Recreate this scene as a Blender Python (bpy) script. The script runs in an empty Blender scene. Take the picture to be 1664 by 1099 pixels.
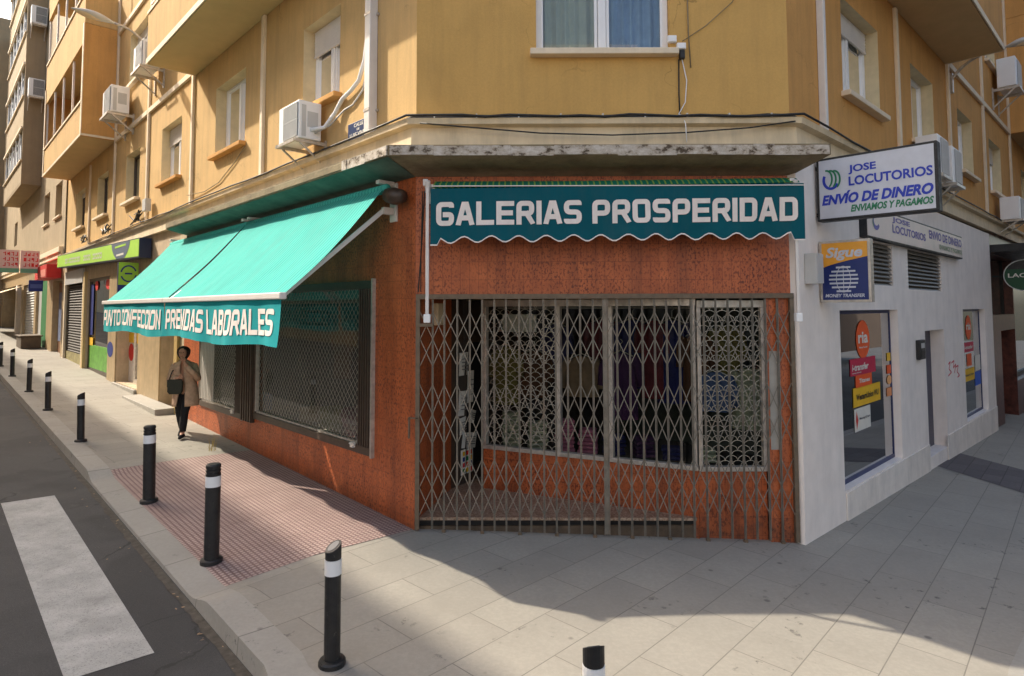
import bpy, bmesh, math, random
import numpy as np
from mathutils import Matrix, Vector
random.seed(7)
sc = bpy.context.scene
COL = sc.collection
R_ = math.radians

# ------------------------------------------------------------------ camera, sky, sun, exposure
F, PX, PY, PITCH, ROLL, EYE = 1018., 832., 444., R_(3.2), 0.003, 2.5
cam = bpy.data.cameras.new('camera'); cam_o = bpy.data.objects.new('camera', cam); COL.objects.link(cam_o)
fw = Vector((0, math.cos(PITCH), math.sin(PITCH))); up0 = Vector((0, -math.sin(PITCH), math.cos(PITCH))); rt0 = Vector((1, 0, 0))
rt = rt0*math.cos(ROLL) - up0*math.sin(ROLL); up = rt0*math.sin(ROLL) + up0*math.cos(ROLL)
EYEP = Vector((0, 0, EYE))
cm = Matrix((rt, up, -fw)).transposed().to_4x4(); cm.translation = EYEP
cam_o.matrix_world = cm
cam.sensor_width = 36; cam.lens = F/1664*36; cam.shift_y = -(1099/2 - PY)/1664; cam.clip_end = 500; cam.clip_start = .05
sc.camera = cam_o

SUN = Vector((-2.133, .809, 1.86)).normalized()
SUN_EL = math.asin(SUN.z); SUN_AZ = math.atan2(SUN.x, SUN.y)
w = bpy.data.worlds.new('World'); sc.world = w; w.use_nodes = True
nt = w.node_tree; bg = nt.nodes['Background']
sky = nt.nodes.new('ShaderNodeTexSky'); sky.sky_type = 'NISHITA'; sky.sun_disc = False
sky.sun_elevation = SUN_EL; sky.sun_rotation = SUN_AZ; sky.air_density = 1.0; sky.dust_density = 3.5; sky.ozone_density = .5
nt.links.new(sky.outputs[0], bg.inputs[0]); bg.inputs[1].default_value = .15
sl = bpy.data.lights.new('sun', 'SUN'); sl.energy = 2.5; sl.angle = R_(.7); sl.color = (1, .95, .86)
so = bpy.data.objects.new('sun', sl); COL.objects.link(so); so.rotation_euler = SUN.to_track_quat('Z', 'Y').to_euler(); so.location = (-20, 5, 30)
sc.view_settings.view_transform = 'Standard'; sc.view_settings.look = 'None'; sc.view_settings.exposure = 1.32
sc.view_settings.use_white_balance = True; sc.view_settings.white_balance_temperature = 7150; sc.view_settings.white_balance_tint = 10
sc.view_settings.gamma = 1; sc.view_settings.use_curve_mapping = False
sc.cycles.max_bounces = 6; sc.cycles.transparent_max_bounces = 12; sc.cycles.use_denoising = True

# ------------------------------------------------------------------ the walls' own coordinate frames: h to the viewer's left along the wall, w out of it, z up
D = 6.93
dL = Vector((-.6848, .7288, 0)).normalized(); nL = Vector((-dL.y, dL.x, 0))
dR = Vector((.7205, .6935, 0)).normalized(); nR = Vector((dR.y, -dR.x, 0))
CL = Vector((-1.07, D, 0)); CR = Vector((3.12, D, 0))
def frame(o, x, y):
    m = Matrix((x, y, Vector((0, 0, 1)))).transposed().to_4x4(); m.translation = o; return m
FL = frame(CL, dL, nL); FC = frame(Vector((0, D, 0)), Vector((-1, 0, 0)), Vector((0, -1, 0))); FR = frame(CR, -dR, nR)
T = Matrix.Translation
I4 = Matrix.Identity(4)
def ray(px, py): return fw + rt*((px-PX)/F) - up*((py-PY)/F)
def on(M, px, py, w=0.):
    """point of wall frame M (distance w in front of the wall) measured on the photograph, as (h, z)"""
    n = M.col[1].xyz; p0 = M.translation + n*w; d = ray(px, py)
    p = EYEP + d*((p0-EYEP).dot(n)/d.dot(n)); q = M.inverted() @ p
    return q.x, q.z
GA, GX, GY = .0656, -.0354, -.0002
def zg(x, y): return GA + GX*x + GY*y
def zL(t, w): p = FL @ Vector((t, w, 0)); return zg(p.x, p.y)
def zR(u, w): p = FR @ Vector((-u, w, 0)); return zg(p.x, p.y)
def ground(px, py):
    n = Vector((-GX, -GY, 1)); d = ray(px, py); k = (Vector((0, 0, GA))-EYEP).dot(n)/d.dot(n); return EYEP + d*k

# ------------------------------------------------------------------ mesh builder
class MB:
    def __init__(s): s.v = []; s.f = []
    def quad(s, *p):
        n = len(s.v); s.v += [tuple(q) for q in p]; s.f.append(tuple(range(n, n+len(p)))); return s
    def box(s, a0, a1, b0, b1, c0, c1):
        a0, a1 = min(a0, a1), max(a0, a1); b0, b1 = min(b0, b1), max(b0, b1); c0, c1 = min(c0, c1), max(c0, c1)
        n = len(s.v)
        s.v += [(x, y, z) for z in (c0, c1) for x, y in ((a0, b0), (a1, b0), (a1, b1), (a0, b1))]
        s.f += [tuple(n+i for i in q) for q in ((3, 2, 1, 0), (4, 5, 6, 7), (0, 1, 5, 4), (1, 2, 6, 5), (2, 3, 7, 6), (3, 0, 4, 7))]
        return s
    def hexa(s, lo, hi):
        n = len(s.v); k = len(lo); s.v += [tuple(q) for q in lo] + [tuple(q) for q in hi]
        s.f.append(tuple(n+i for i in reversed(range(k)))); s.f.append(tuple(n+k+i for i in range(k)))
        for i in range(k): j = (i+1) % k; s.f.append((n+i, n+j, n+k+j, n+k+i))
        return s
    def beam(s, p, q, wd, th, side=(0, 1, 0)):
        p, q, side = Vector(p), Vector(q), Vector(side); d = (q-p).normalized(); a = d.cross(side).normalized()*wd/2; b = side.normalized()*th/2
        return s.hexa([p-a-b, p+a-b, p+a+b, p-a+b], [q-a-b, q+a-b, q+a+b, q-a+b])
    def tube(s, pts, r, seg=8, cap=True):
        pts = [Vector(p) for p in pts]; rs = r if isinstance(r, (list, tuple)) else [r]*len(pts); n0 = len(s.v); ref = None
        for i, p in enumerate(pts):
            d = (pts[min(i+1, len(pts)-1)] - pts[max(i-1, 0)]).normalized()
            if ref is None: ref = d.orthogonal().normalized()
            ref = (ref - d*ref.dot(d)).normalized(); b = d.cross(ref)
            for k in range(seg):
                a = 2*math.pi*k/seg; s.v.append(tuple(p + (ref*math.cos(a) + b*math.sin(a))*rs[i]))
        for i in range(len(pts)-1):
            for k in range(seg):
                a, b = n0+i*seg+k, n0+i*seg+(k+1) % seg; s.f.append((a, b, b+seg, a+seg))
        if cap:
            s.f.append(tuple(n0+k for k in reversed(range(seg)))); e = n0+(len(pts)-1)*seg; s.f.append(tuple(e+k for k in range(seg)))
        return s
    def lathe(s, prof, seg=20, c=(0, 0)):
        n0 = len(s.v)
        for r, z in prof:
            for k in range(seg): a = 2*math.pi*k/seg; s.v.append((c[0]+r*math.cos(a), c[1]+r*math.sin(a), z))
        for i in range(len(prof)-1):
            for k in range(seg):
                a, b = n0+i*seg+k, n0+i*seg+(k+1) % seg; s.f.append((a, b, b+seg, a+seg))
        s.f.append(tuple(n0+k for k in reversed(range(seg)))); e = n0+(len(prof)-1)*seg; s.f.append(tuple(e+k for k in range(seg)))
        return s
    def grid(s, fn, us, vs):
        n0 = len(s.v); nv = len(vs)
        for u in us:
            for v in vs: s.v.append(tuple(fn(u, v)))
        for i in range(len(us)-1):
            for j in range(nv-1): a = n0+i*nv+j; s.f.append((a, a+nv, a+nv+1, a+1))
        return s
    def disc(s, c, rx, rz, y, seg=28):
        return s.quad(*[(c[0]-rx*math.cos(2*math.pi*k/seg), y, c[1]+rz*math.sin(2*math.pi*k/seg)) for k in range(seg)])
    def ring(s, c, rx, rz, th, y, a0=0, a1=2*math.pi, seg=28):
        for k in range(seg):
            a, b = a0+(a1-a0)*k/seg, a0+(a1-a0)*(k+1)/seg
            s.quad(*[(c[0]-(rx-o)*math.cos(t), y, c[1]+(rz-o)*math.sin(t)) for t, o in ((a, 0), (b, 0), (b, th), (a, th))])
        return s
    def add(s, o, M=I4):
        n = len(s.v); s.v += [tuple(M @ Vector(p)) for p in o.v]; s.f += [tuple(n+i for i in q) for q in o.f]; return s
    def mesh(s, name):
        me = bpy.data.meshes.new(name); me.from_pydata(s.v, [], s.f); me.update(); return me

W = {}
def obj(name, mb, mat, parent=None, M=None, smooth=False, bevel=0, kind=None, label=None, solid=0):
    me = mb if isinstance(mb, bpy.types.Mesh) else mb.mesh(name)
    if mat is not None:
        for m in (mat if isinstance(mat, (list, tuple)) else [mat]): me.materials.append(m)
    o = bpy.data.objects.new(name, me); COL.objects.link(o)
    if smooth:
        for p in me.polygons: p.use_smooth = True
    if M is None: M = W[parent] if parent else I4
    W[o] = M.copy()
    if parent: o.parent = parent; o.matrix_local = W[parent].inverted() @ M
    else: o.matrix_world = M
    if solid: md = o.modifiers.new('solid', 'SOLIDIFY'); md.thickness = solid; md.offset = 0
    if bevel: md = o.modifiers.new('bevel', 'BEVEL'); md.width = bevel; md.segments = 2; md.limit_method = 'ANGLE'
    if kind: o['kind'] = kind
    if label: o['label'] = label
    return o
def tag(o, label, cat, group=None):
    o['label'] = label; o['category'] = cat
    if group: o['group'] = group
    return o
def thing(name, label, cat, M=I4, group=None):
    o = bpy.data.objects.new(name, None); COL.objects.link(o); o.empty_display_size = .2
    o.matrix_world = M; W[o] = M.copy(); return tag(o, label, cat, group)
def copy_tree(o, M, label=None, parent=None):
    c = o.copy(); COL.objects.link(c)
    if parent is None: c.matrix_world = M; W[c] = M.copy()
    else: c.parent = parent; W[c] = W[parent] @ o.matrix_local
    if label: c['label'] = label
    for ch in o.children: copy_tree(ch, None, None, c)
    return c
KIDS = {}

# ------------------------------------------------------------------ materials
def hexc(r, g, b):
    f = lambda c: (c/255/12.92) if c <= 10 else ((c/255+.055)/1.055)**2.4
    return (f(r), f(g), f(b))
class NT:
    def __init__(s, name):
        s.m = bpy.data.materials.new(name); s.m.use_nodes = True; s.t = s.m.node_tree; s.b = s.t.nodes['Principled BSDF']
        s.co = s.n('ShaderNodeTexCoord').outputs['Object']
    def n(s, typ, **k):
        o = s.t.nodes.new(typ)
        for a, v in k.items(): setattr(o, a, v)
        return o
    def l(s, a, b): s.t.links.new(a, b)
    def setv(s, i, v):
        if hasattr(v, 'is_linked') or isinstance(v, bpy.types.NodeSocket): s.l(v, i)
        else: i.default_value = v
    def noise(s, scale, detail=4, rough=.6, vec=None, sc3=None):
        v = vec or s.co
        if sc3:
            mp = s.n('ShaderNodeMapping'); s.l(v, mp.inputs[0]); mp.inputs['Scale'].default_value = sc3; v = mp.outputs[0]
        o = s.n('ShaderNodeTexNoise'); s.l(v, o.inputs['Vector']); o.inputs['Scale'].default_value = scale; o.inputs['Detail'].default_value = detail; o.inputs['Roughness'].default_value = rough
        return o.outputs['Fac']
    def ramp(s, fac, stops, interp='LINEAR'):
        r = s.n('ShaderNodeValToRGB'); s.l(fac, r.inputs[0]); r.color_ramp.interpolation = interp; e = r.color_ramp.elements
        while len(e) < len(stops): e.new(.5)
        for x, (p, c) in zip(e, stops): x.position = p; x.color = (*c, 1) if isinstance(c, tuple) else (c, c, c, 1)
        return r.outputs[0]
    def mix(s, fac, a, b, mode='MIX'):
        o = s.n('ShaderNodeMix', data_type='RGBA', blend_type=mode)
        s.setv(o.inputs[0], fac)
        for i, v in ((6, a), (7, b)):
            if isinstance(v, tuple): o.inputs[i].default_value = (*v, 1)
            elif isinstance(v, float): o.inputs[i].default_value = (v, v, v, 1)
            else: s.l(v, o.inputs[i])
        return o.outputs[2]
    def math(s, op, a, b=0.):
        o = s.n('ShaderNodeMath', operation=op); s.setv(o.inputs[0], a); s.setv(o.inputs[1], b); return o.outputs[0]
    def out(s, col, rough=.8, bump=None, bs=.3, bd=.01, metal=0., spec=None):
        if isinstance(col, tuple): s.b.inputs['Base Color'].default_value = (*col, 1)
        else: s.l(col, s.b.inputs['Base Color'])
        s.setv(s.b.inputs['Roughness'], rough); s.b.inputs['Metallic'].default_value = metal
        if spec is not None: s.b.inputs['Specular IOR Level'].default_value = spec
        if bump is not None:
            b = s.n('ShaderNodeBump'); b.inputs['Strength'].default_value = bs; b.inputs['Distance'].default_value = bd; s.l(bump, b.inputs['Height']); s.l(b.outputs[0], s.b.inputs['Normal'])
        return s.m
def plain(name, c, rough=.7, var=.12, scale=9., bump=.15, metal=0., spec=None, dirt=0.):
    t = NT(name); f = t.noise(scale, 5)
    lo = tuple(x*(1-var) for x in c); hi = tuple(min(1, x*(1+var)) for x in c)
    col = t.ramp(f, [(.3, lo), (.7, hi)])
    if dirt:
        s = t.ramp(t.noise(1.6, 6, .7, sc3=(2.2, 2.2, .35)), [(.45, 0.), (.75, dirt)]); col = t.mix(s, col, tuple(x*.45 for x in c))
    return t.out(col, rough, t.noise(scale*12, 3) if bump else None, bump, .004, metal, spec)
def stucco(name, c, streak=.35, pale=.12):
    t = NT(name)
    col = t.ramp(t.noise(.9, 6, .65), [(.25, tuple(x*.86 for x in c)), (.75, tuple(x*(1+pale) for x in c))])
    s1 = t.ramp(t.noise(1.5, 6, .7, sc3=(3.5, 3.5, .28)), [(.46, 0.), (.72, streak)])
    col = t.mix(s1, col, tuple(x*.55+.02 for x in c))
    s2 = t.ramp(t.noise(1.1, 6, .7, sc3=(2.1, 2.1, .5)), [(.55, 0.), (.85, .3)])
    col = t.mix(s2, col, tuple(min(1, x*1.25+.03) for x in c))
    col = t.mix(t.ramp(t.noise(38, 3), [(.35, .16), (.65, 0.)]), col, tuple(x*.6 for x in c))
    # patched repairs and hairline cracks
    col = t.mix(t.ramp(t.noise(.55, 2, .4), [(.56, 0.), (.575, .16)]), col, tuple(min(1, x*1.12+.015) for x in c))
    vo = t.n('ShaderNodeTexVoronoi', feature='DISTANCE_TO_EDGE'); nz_ = t.n('ShaderNodeTexNoise'); t.l(t.co, nz_.inputs['Vector']); nz_.inputs['Scale'].default_value = 2.2; nz_.inputs['Detail'].default_value = 6
    va = t.n('ShaderNodeVectorMath', operation='ADD'); t.l(t.co, va.inputs[0]); t.l(nz_.outputs['Color'], va.inputs[1]); t.l(va.outputs[0], vo.inputs['Vector']); vo.inputs['Scale'].default_value = .62
    crk = t.math('MULTIPLY', t.ramp(vo.outputs['Distance'], [(.002, 1.), (.006, 0.)]), t.ramp(t.noise(.7, 3), [(.5, 0.), (.62, .55)]))
    col = t.mix(crk, col, tuple(x*.35 for x in c))
    return t.out(col, .92, t.noise(70, 4, .7), .45, .006, spec=.2)
def tiles(name):
    t = NT(name); c = hexc(196, 84, 36)
    base = t.ramp(t.noise(5, 5), [(.3, hexc(150, 74, 40)), (.7, hexc(204, 112, 64))])
    br = t.n('ShaderNodeTexBrick'); mp = t.n('ShaderNodeMapping'); t.l(t.co, mp.inputs[0]); mp.inputs['Rotation'].default_value = (R_(90), 0, 0); mp.inputs['Location'].default_value = (0.03, .013, 0.)
    t.l(mp.outputs[0], br.inputs['Vector']); br.offset = 0; br.inputs['Scale'].default_value = 1; br.inputs['Brick Width'].default_value = .1; br.inputs['Row Height'].default_value = .2; br.inputs['Mortar Size'].default_value = .0022; br.inputs['Mortar Smooth'].default_value = .2; br.inputs['Bias'].default_value = -.1
    br.inputs['Color1'].default_value = (*hexc(204, 106, 58), 1); br.inputs['Color2'].default_value = (*hexc(188, 92, 48), 1); br.inputs['Mortar'].default_value = (*hexc(120, 45, 22), 1)
    col = t.mix(.55, base, br.outputs['Color'])
    sp = t.ramp(t.noise(34, 3, .6, sc3=(1.25, 1.25, .8)), [(.52, 0.), (.58, .85)])
    big = t.ramp(t.noise(1.6, 3), [(.35, .3), (.62, 1.)])
    col = t.mix(t.math('MULTIPLY', sp, big), col, hexc(88, 30, 18))
    col = t.mix(t.ramp(t.noise(1.3, 5, .7, sc3=(3, 3, .3)), [(.46, 0.), (.72, .6)]), col, hexc(96, 44, 28))
    col = t.mix(t.math('MULTIPLY', br.outputs['Fac'], .3), col, hexc(92, 40, 24))
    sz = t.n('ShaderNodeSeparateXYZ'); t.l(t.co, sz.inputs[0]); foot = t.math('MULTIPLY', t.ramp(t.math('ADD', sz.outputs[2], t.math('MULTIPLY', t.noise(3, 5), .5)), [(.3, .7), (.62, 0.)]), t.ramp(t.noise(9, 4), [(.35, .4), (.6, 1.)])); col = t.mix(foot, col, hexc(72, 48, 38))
    return t.out(col, t.ramp(t.noise(30), [(.3, .32), (.7, .6)]), t.math('SUBTRACT', t.noise(40, 3), br.outputs['Fac']), .25, .004)
def paving(name, ang, base, c2, bw, rh, mortar, mc, loc=(0, 0, 0)):
    t = NT(name); mp = t.n('ShaderNodeMapping'); t.l(t.co, mp.inputs[0]); mp.inputs['Rotation'].default_value = (0, 0, -ang); mp.inputs['Location'].default_value = loc
    br = t.n('ShaderNodeTexBrick'); t.l(mp.outputs[0], br.inputs['Vector']); br.inputs['Scale'].default_value = 1; br.inputs['Brick Width'].default_value = bw; br.inputs['Row Height'].default_value = rh; br.inputs['Mortar Size'].default_value = mortar; br.inputs['Mortar Smooth'].default_value = .3
    br.offset = .42; br.inputs['Color1'].default_value = (*base, 1); br.inputs['Color2'].default_value = (*c2, 1); br.inputs['Mortar'].default_value = (*mc, 1)
    m = sum(base)/3
    col = t.mix(t.ramp(t.noise(1.3, 6, .65), [(.38, 0.), (.7, .5)]), br.outputs['Color'], tuple(x*.68 for x in base))
    col = t.mix(t.ramp(t.noise(28, 5, .7), [(.42, .3), (.62, 0.)]), col, tuple(x*.66 for x in base))
    # worn scrape marks and old gum: dark small stains with a shape of their own
    st = t.math('MULTIPLY', t.ramp(t.noise(9, 5, .75), [(.6, 0.), (.66, 1.)]), t.ramp(t.noise(.8, 2), [(.53, 0.), (.6, .7)]))
    col = t.mix(st, col, (.06, .06, .06))
    vo = t.n('ShaderNodeTexVoronoi'); t.l(t.co, vo.inputs['Vector']); vo.inputs['Scale'].default_value = 2.3
    gum = t.ramp(vo.outputs['Distance'], [(.04, .55), (.075, 0.)])
    col = t.mix(gum, col, (.07, .068, .065))
    return t.out(col, .85, t.math('SUBTRACT', t.noise(110, 4, .7), t.math('MULTIPLY', br.outputs['Fac'], 2.)), .35, .005, spec=.25)
def metal(name, c, rough=.45, rust=0., m=.0):
    t = NT(name); col = t.ramp(t.noise(14, 5), [(.3, tuple(x*.75 for x in c)), (.7, tuple(x*1.2 for x in c))])
    if rust: col = t.mix(t.ramp(t.noise(7, 6, .75), [(.52, 0.), (.7, rust)]), col, hexc(112, 62, 34))
    return t.out(col, rough, t.noise(90, 2), .1, .002, m)
def glassy(name, tint=(.75, .82, .8), base=.04, rough=.02, gain=1.):
    t = NT(name); t.t.nodes.remove(t.b); o = t.t.nodes['Material Output']
    tr = t.n('ShaderNodeBsdfTransparent'); tr.inputs[0].default_value = (*tint, 1)
    gl = t.n('ShaderNodeBsdfGlossy'); gl.inputs[0].default_value = (.95, .97, 1, 1); gl.inputs['Roughness'].default_value = rough
    fr = t.n('ShaderNodeFresnel'); fr.inputs[0].default_value = 1.5
    fac = t.math('ADD', t.math('MULTIPLY', fr.outputs[0], gain), base)
    mx = t.n('ShaderNodeMixShader'); t.l(fac, mx.inputs[0]); t.l(tr.outputs[0], mx.inputs[1]); t.l(gl.outputs[0], mx.inputs[2]); t.l(mx.outputs[0], o.inputs[0])
    return t.m
def fabric(name, c, stripe=None, trans=.25, axis=0, freq=0., fade=0.):
    t = NT(name); col = t.ramp(t.noise(2.2, 5), [(.3, tuple(x*.92 for x in c)), (.7, tuple(min(1, x*1.08) for x in c))])
    if stripe:
        sx = t.n('ShaderNodeSeparateXYZ'); t.l(t.co, sx.inputs[0])
        ph = t.math('FRACT', t.math('MULTIPLY', sx.outputs[axis], freq))
        col = t.mix(t.ramp(ph, [(.0, 1.), (.22, 1.), (.3, 0.), (.95, 0.), (1., 1.)]), col, stripe)
    if fade: col = t.mix(t.ramp(t.noise(1.6, 6, .75, sc3=(2.2, .6, .6)), [(.46, 0.), (.72, fade)]), col, tuple(min(1, x*.6+.05) for x in c))
    m = t.out(col, .85, t.noise(160, 2), .12, .002, spec=.15)
    if trans:
        tl = t.n('ShaderNodeBsdfTranslucent'); t.l(col, tl.inputs[0]); mx = t.n('ShaderNodeMixShader'); mx.inputs[0].default_value = trans
        t.l(t.b.outputs[0], mx.inputs[1]); t.l(tl.outputs[0], mx.inputs[2]); t.l(mx.outputs[0], t.t.nodes['Material Output'].inputs[0])
    return m
def quilted(name, c):
    t = NT(name); sx = t.n('ShaderNodeSeparateXYZ'); t.l(t.co, sx.inputs[0])
    ph = t.math('PINGPONG', t.math('MULTIPLY', sx.outputs[2], 11.), .5); col = t.ramp(t.noise(14, 5), [(.3, tuple(x*.8 for x in c)), (.7, tuple(x*1.15 for x in c))])
    return t.out(col, .8, t.math('ADD', ph, t.math('MULTIPLY', t.noise(22, 4), .4)), .6, .02, spec=.2)

M = {}
M['stucco'] = stucco('ochre_stucco', hexc(212, 176, 122), .5, .14)
M['stucco_chamfer'] = stucco('ochre_stucco_corner', hexc(216, 172, 104), .3, .07)
M['stucco_orange'] = stucco('orange_stucco', hexc(216, 162, 98), .4)
M['stucco_beige'] = stucco('beige_stucco', hexc(182, 164, 136), .3)
M['stucco_tan'] = stucco('tan_stucco', hexc(164, 144, 116), .3)
M['cream'] = plain('cream_paint', hexc(226, 206, 172), .8, .08, 5, .2, dirt=.5)
M['reveal'] = plain('pale_reveal', hexc(218, 200, 162), .85, .08, 6, .2, dirt=.2)
M['trim'] = plain('cream_trim', hexc(236, 218, 190), .75, .06, 5, .12, dirt=.25)
M['soffit'] = plain('soffit_paint', hexc(206, 176, 128), .9, .06, 3, .2)
M['white'] = plain('white_paint', hexc(246, 236, 228), .7, .05, 4, .15, dirt=.2)
M['whitedirty'] = plain('dirty_white_plinth', hexc(236, 226, 216), .75, .07, 6, .2, dirt=.35)
M['pvc'] = plain('white_plastic', hexc(240, 240, 240), .35, .03, 6, 0)
M['pvcgrey'] = plain('grey_plastic', hexc(196, 196, 194), .45, .05, 6, 0)
M['tile'] = tiles('orange_tiles')
t = NT('old_concrete')
c = t.ramp(t.noise(2.5, 8, .7), [(.3, hexc(112, 98, 76)), (.6, hexc(150, 136, 108)), (.8, hexc(92, 78, 58))]); M['concrete'] = t.out(c, .95, t.noise(24, 6, .7), .6, .012)
t = NT('peeling_white')
c = t.ramp(t.noise(7, 8, .75, sc3=(1, 1, 1.6)), [(.4, hexc(84, 70, 56)), (.47, hexc(178, 166, 150)), (.7, hexc(222, 216, 208))]); M['peel'] = t.out(c, .9, t.noise(16, 6, .7), .8, .015)
t = NT('bounce_tinted_soffit')
c = t.ramp(t.noise(3, 6, .7), [(.3, hexc(70, 92, 82)), (.7, hexc(104, 122, 110))]); M['bouncesoffit'] = t.out(c, .9, t.noise(20, 5), .4, .01)  # grey soffit tinted green for light bounced off the teal awnings
M['marble'] = plain('cream_stone', hexc(182, 158, 122), .45, .14, 4, .05, dirt=.4)
M['darkened_facade'] = plain('darkened_facade_wall', hexc(62, 52, 46), .9, .15, 8, .2)  # unseen facing block's walls, darkened so the shop glass reflects less light
M['step'] = plain('pale_step_stone', hexc(158, 154, 146), .7, .1, 8, .1)
t = NT('terrazzo'); vo = t.n('ShaderNodeTexVoronoi'); t.l(t.co, vo.inputs['Vector']); vo.inputs['Scale'].default_value = 55
M['terrazzo'] = t.out(t.mix(.5, t.ramp(vo.outputs['Color'], [(.2, hexc(108, 84, 68)), (.5, hexc(168, 140, 118)), (.8, hexc(206, 186, 166))]), hexc(150, 122, 102)), .5)
M['brown'] = metal('brown_aluminium', hexc(72, 58, 48), .4)
M['gate'] = metal('gate_steel', hexc(132, 126, 116), .42, .3, .35)
M['gatedark'] = metal('gate_rail_steel', hexc(112, 98, 82), .5, .4, .3)
M['wire'] = metal('galvanised_wire', hexc(206, 200, 186), .35, 0, .5)
M['alu'] = metal('aluminium', hexc(196, 188, 178), .35, 0, .4)
M['paintalu'] = plain('white_painted_metal', hexc(222, 216, 210), .4, .05, 8, 0)
t = NT('black_paint'); c = t.ramp(t.noise(9, 5, .7), [(.3, hexc(24, 24, 26)), (.7, hexc(44, 43, 43))]); c = t.mix(t.ramp(t.noise(26, 5, .8, sc3=(1, 1, .35)), [(.62, 0.), (.68, .7)]), c, hexc(104, 100, 94)); M['black'] = t.out(c, t.ramp(t.noise(12), [(.3, .35), (.7, .65)]), t.noise(60, 3), .1, .003)
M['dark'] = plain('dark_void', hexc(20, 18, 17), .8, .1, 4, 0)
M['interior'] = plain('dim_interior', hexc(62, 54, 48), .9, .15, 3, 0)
M['glass'] = glassy('window_glass', (.62, .7, .68), .03, .015, 1.0)
M['shopglass'] = glassy('shop_glass', (.62, .66, .64), .005, .01, .22)
M['greyglass'] = glassy('tinted_glass', (.4, .48, .45), .02, .01, .55)
M['curtain'] = plain('pale_curtain', hexc(216, 212, 196), .9, .08, 5, .1)
M['skycurtain'] = plain('sky_reflection_curtain', hexc(170, 190, 222), .9, .12, 5, .1)  # pale blue of the sky's reflection in the pane, put into the cloth
M['teal'] = fabric('teal_awning_fabric', hexc(74, 188, 178), hexc(40, 154, 146), .12, 0, 14, .5)
M['tealval'] = fabric('teal_valance_fabric', hexc(24, 166, 170), None, .2, fade=.35)
M['tealdark'] = fabric('dark_teal_fabric', hexc(6, 88, 100), None, .05, fade=.3)
M['greenstripe'] = fabric('green_pinstripe_fabric', hexc(14, 104, 78), hexc(120, 150, 70), .05, 0, 16)
M['letter'] = plain('white_lettering', hexc(236, 226, 218), .7, .05, 14, 0, dirt=.25)
M['asphalt'] = None
t = NT('asphalt_surface')
c = t.ramp(t.noise(1.1, 7, .7), [(.3, (.036, .036, .038)), (.7, (.062, .062, .063))])
c = t.mix(t.ramp(t.noise(160, 3, .8), [(.45, 0.), (.68, .6)]), c, (.14, .138, .132))
c = t.mix(t.ramp(t.noise(3.2, 7, .8), [(.6, 0.), (.72, .45)]), c, (.09, .085, .08))
vo = t.n('ShaderNodeTexVoronoi', feature='DISTANCE_TO_EDGE'); nz_ = t.n('ShaderNodeTexNoise'); t.l(t.co, nz_.inputs['Vector']); nz_.inputs['Scale'].default_value = 1.4; nz_.inputs['Detail'].default_value = 6
va = t.n('ShaderNodeVectorMath', operation='ADD'); t.l(t.co, va.inputs[0]); t.l(nz_.outputs['Color'], va.inputs[1]); t.l(va.outputs[0], vo.inputs['Vector']); vo.inputs['Scale'].default_value = .7
c = t.mix(t.math('MULTIPLY', t.ramp(vo.outputs['Distance'], [(.004, .8), (.012, 0.)]), t.ramp(t.noise(.5, 3), [(.48, 0.), (.56, 1.)])), c, (.018, .018, .018))
c = t.mix(t.ramp(t.noise(.45, 3, .5), [(.5, 0.), (.54, .5)]), c, (.03, .03, .031))
c = t.mix(t.math('MULTIPLY', t.ramp(t.noise(14, 5, .8), [(.62, 0.), (.68, .8)]), t.ramp(t.noise(.9, 2), [(.5, 0.), (.6, 1.)])), c, (.17, .16, .15))
M['asphalt'] = t.out(c, .85, t.noise(210, 3, .8), .7, .008)
t = NT('worn_road_paint')
c = t.ramp(t.noise(3, 7, .72), [(.3, hexc(150, 150, 147)), (.7, hexc(192, 192, 188))])
c = t.mix(t.ramp(t.noise(75, 4, .8), [(.55, 0.), (.66, .85)]), c, (.1, .1, .1)); c = t.mix(t.ramp(t.noise(11, 6, .8), [(.58, 0.), (.7, .5)]), c, (.2, .2, .2))
M['zebra'] = t.out(c, .75, t.noise(210, 3, .8), .5, .006)
ANG = math.atan2(dR.y, dR.x) + R_(4)
M['slab'] = paving('pavement_slabs', ANG, hexc(163, 158, 148), hexc(154, 149, 140), 1.0, .43, .0045, hexc(112, 108, 102), (.0, .17, 0))
M['slabdark'] = paving('dark_paving_band', ANG, hexc(112, 106, 106), hexc(98, 93, 94), .5, .25, .007, hexc(78, 74, 74))
M['kerb'] = paving('kerb_granite', math.atan2(dL.y, dL.x), hexc(172, 168, 160), hexc(160, 157, 150), .95, 3., .007, hexc(104, 100, 94), (0, 1.3, 0))
t = NT('tactile_tiles'); mp = t.n('ShaderNodeMapping'); t.l(t.co, mp.inputs[0]); sx = t.n('ShaderNodeSeparateXYZ'); t.l(mp.outputs[0], sx.inputs[0])
fx = t.math('PINGPONG', t.math('MULTIPLY', sx.outputs[0], 20.), .5); fy = t.math('PINGPONG', t.math('MULTIPLY', sx.outputs[1], 20.), .5)
pr = t.math('MULTIPLY', t.ramp(fx, [(.12, 0.), (.24, 1.)]), t.ramp(fy, [(.12, 0.), (.24, 1.)]))
cc = t.ramp(t.noise(2.5, 6, .7), [(.3, hexc(158, 136, 130)), (.7, hexc(186, 164, 156))])
cc = t.mix(t.math('SUBTRACT', 1., pr), cc, hexc(128, 102, 98))
jx = t.ramp(t.math('PINGPONG', t.math('MULTIPLY', sx.outputs[0], 2.5), .5), [(.012, 1.), (.02, 0.)])
cc = t.mix(t.math('MULTIPLY', jx, .5), cc, hexc(90, 70, 64))
cc = t.mix(t.ramp(t.noise(20, 5, .8), [(.56, 0.), (.7, .45)]), cc, hexc(84, 66, 62))
M['tactile'] = t.out(cc, .85, pr, .6, .006)
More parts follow.
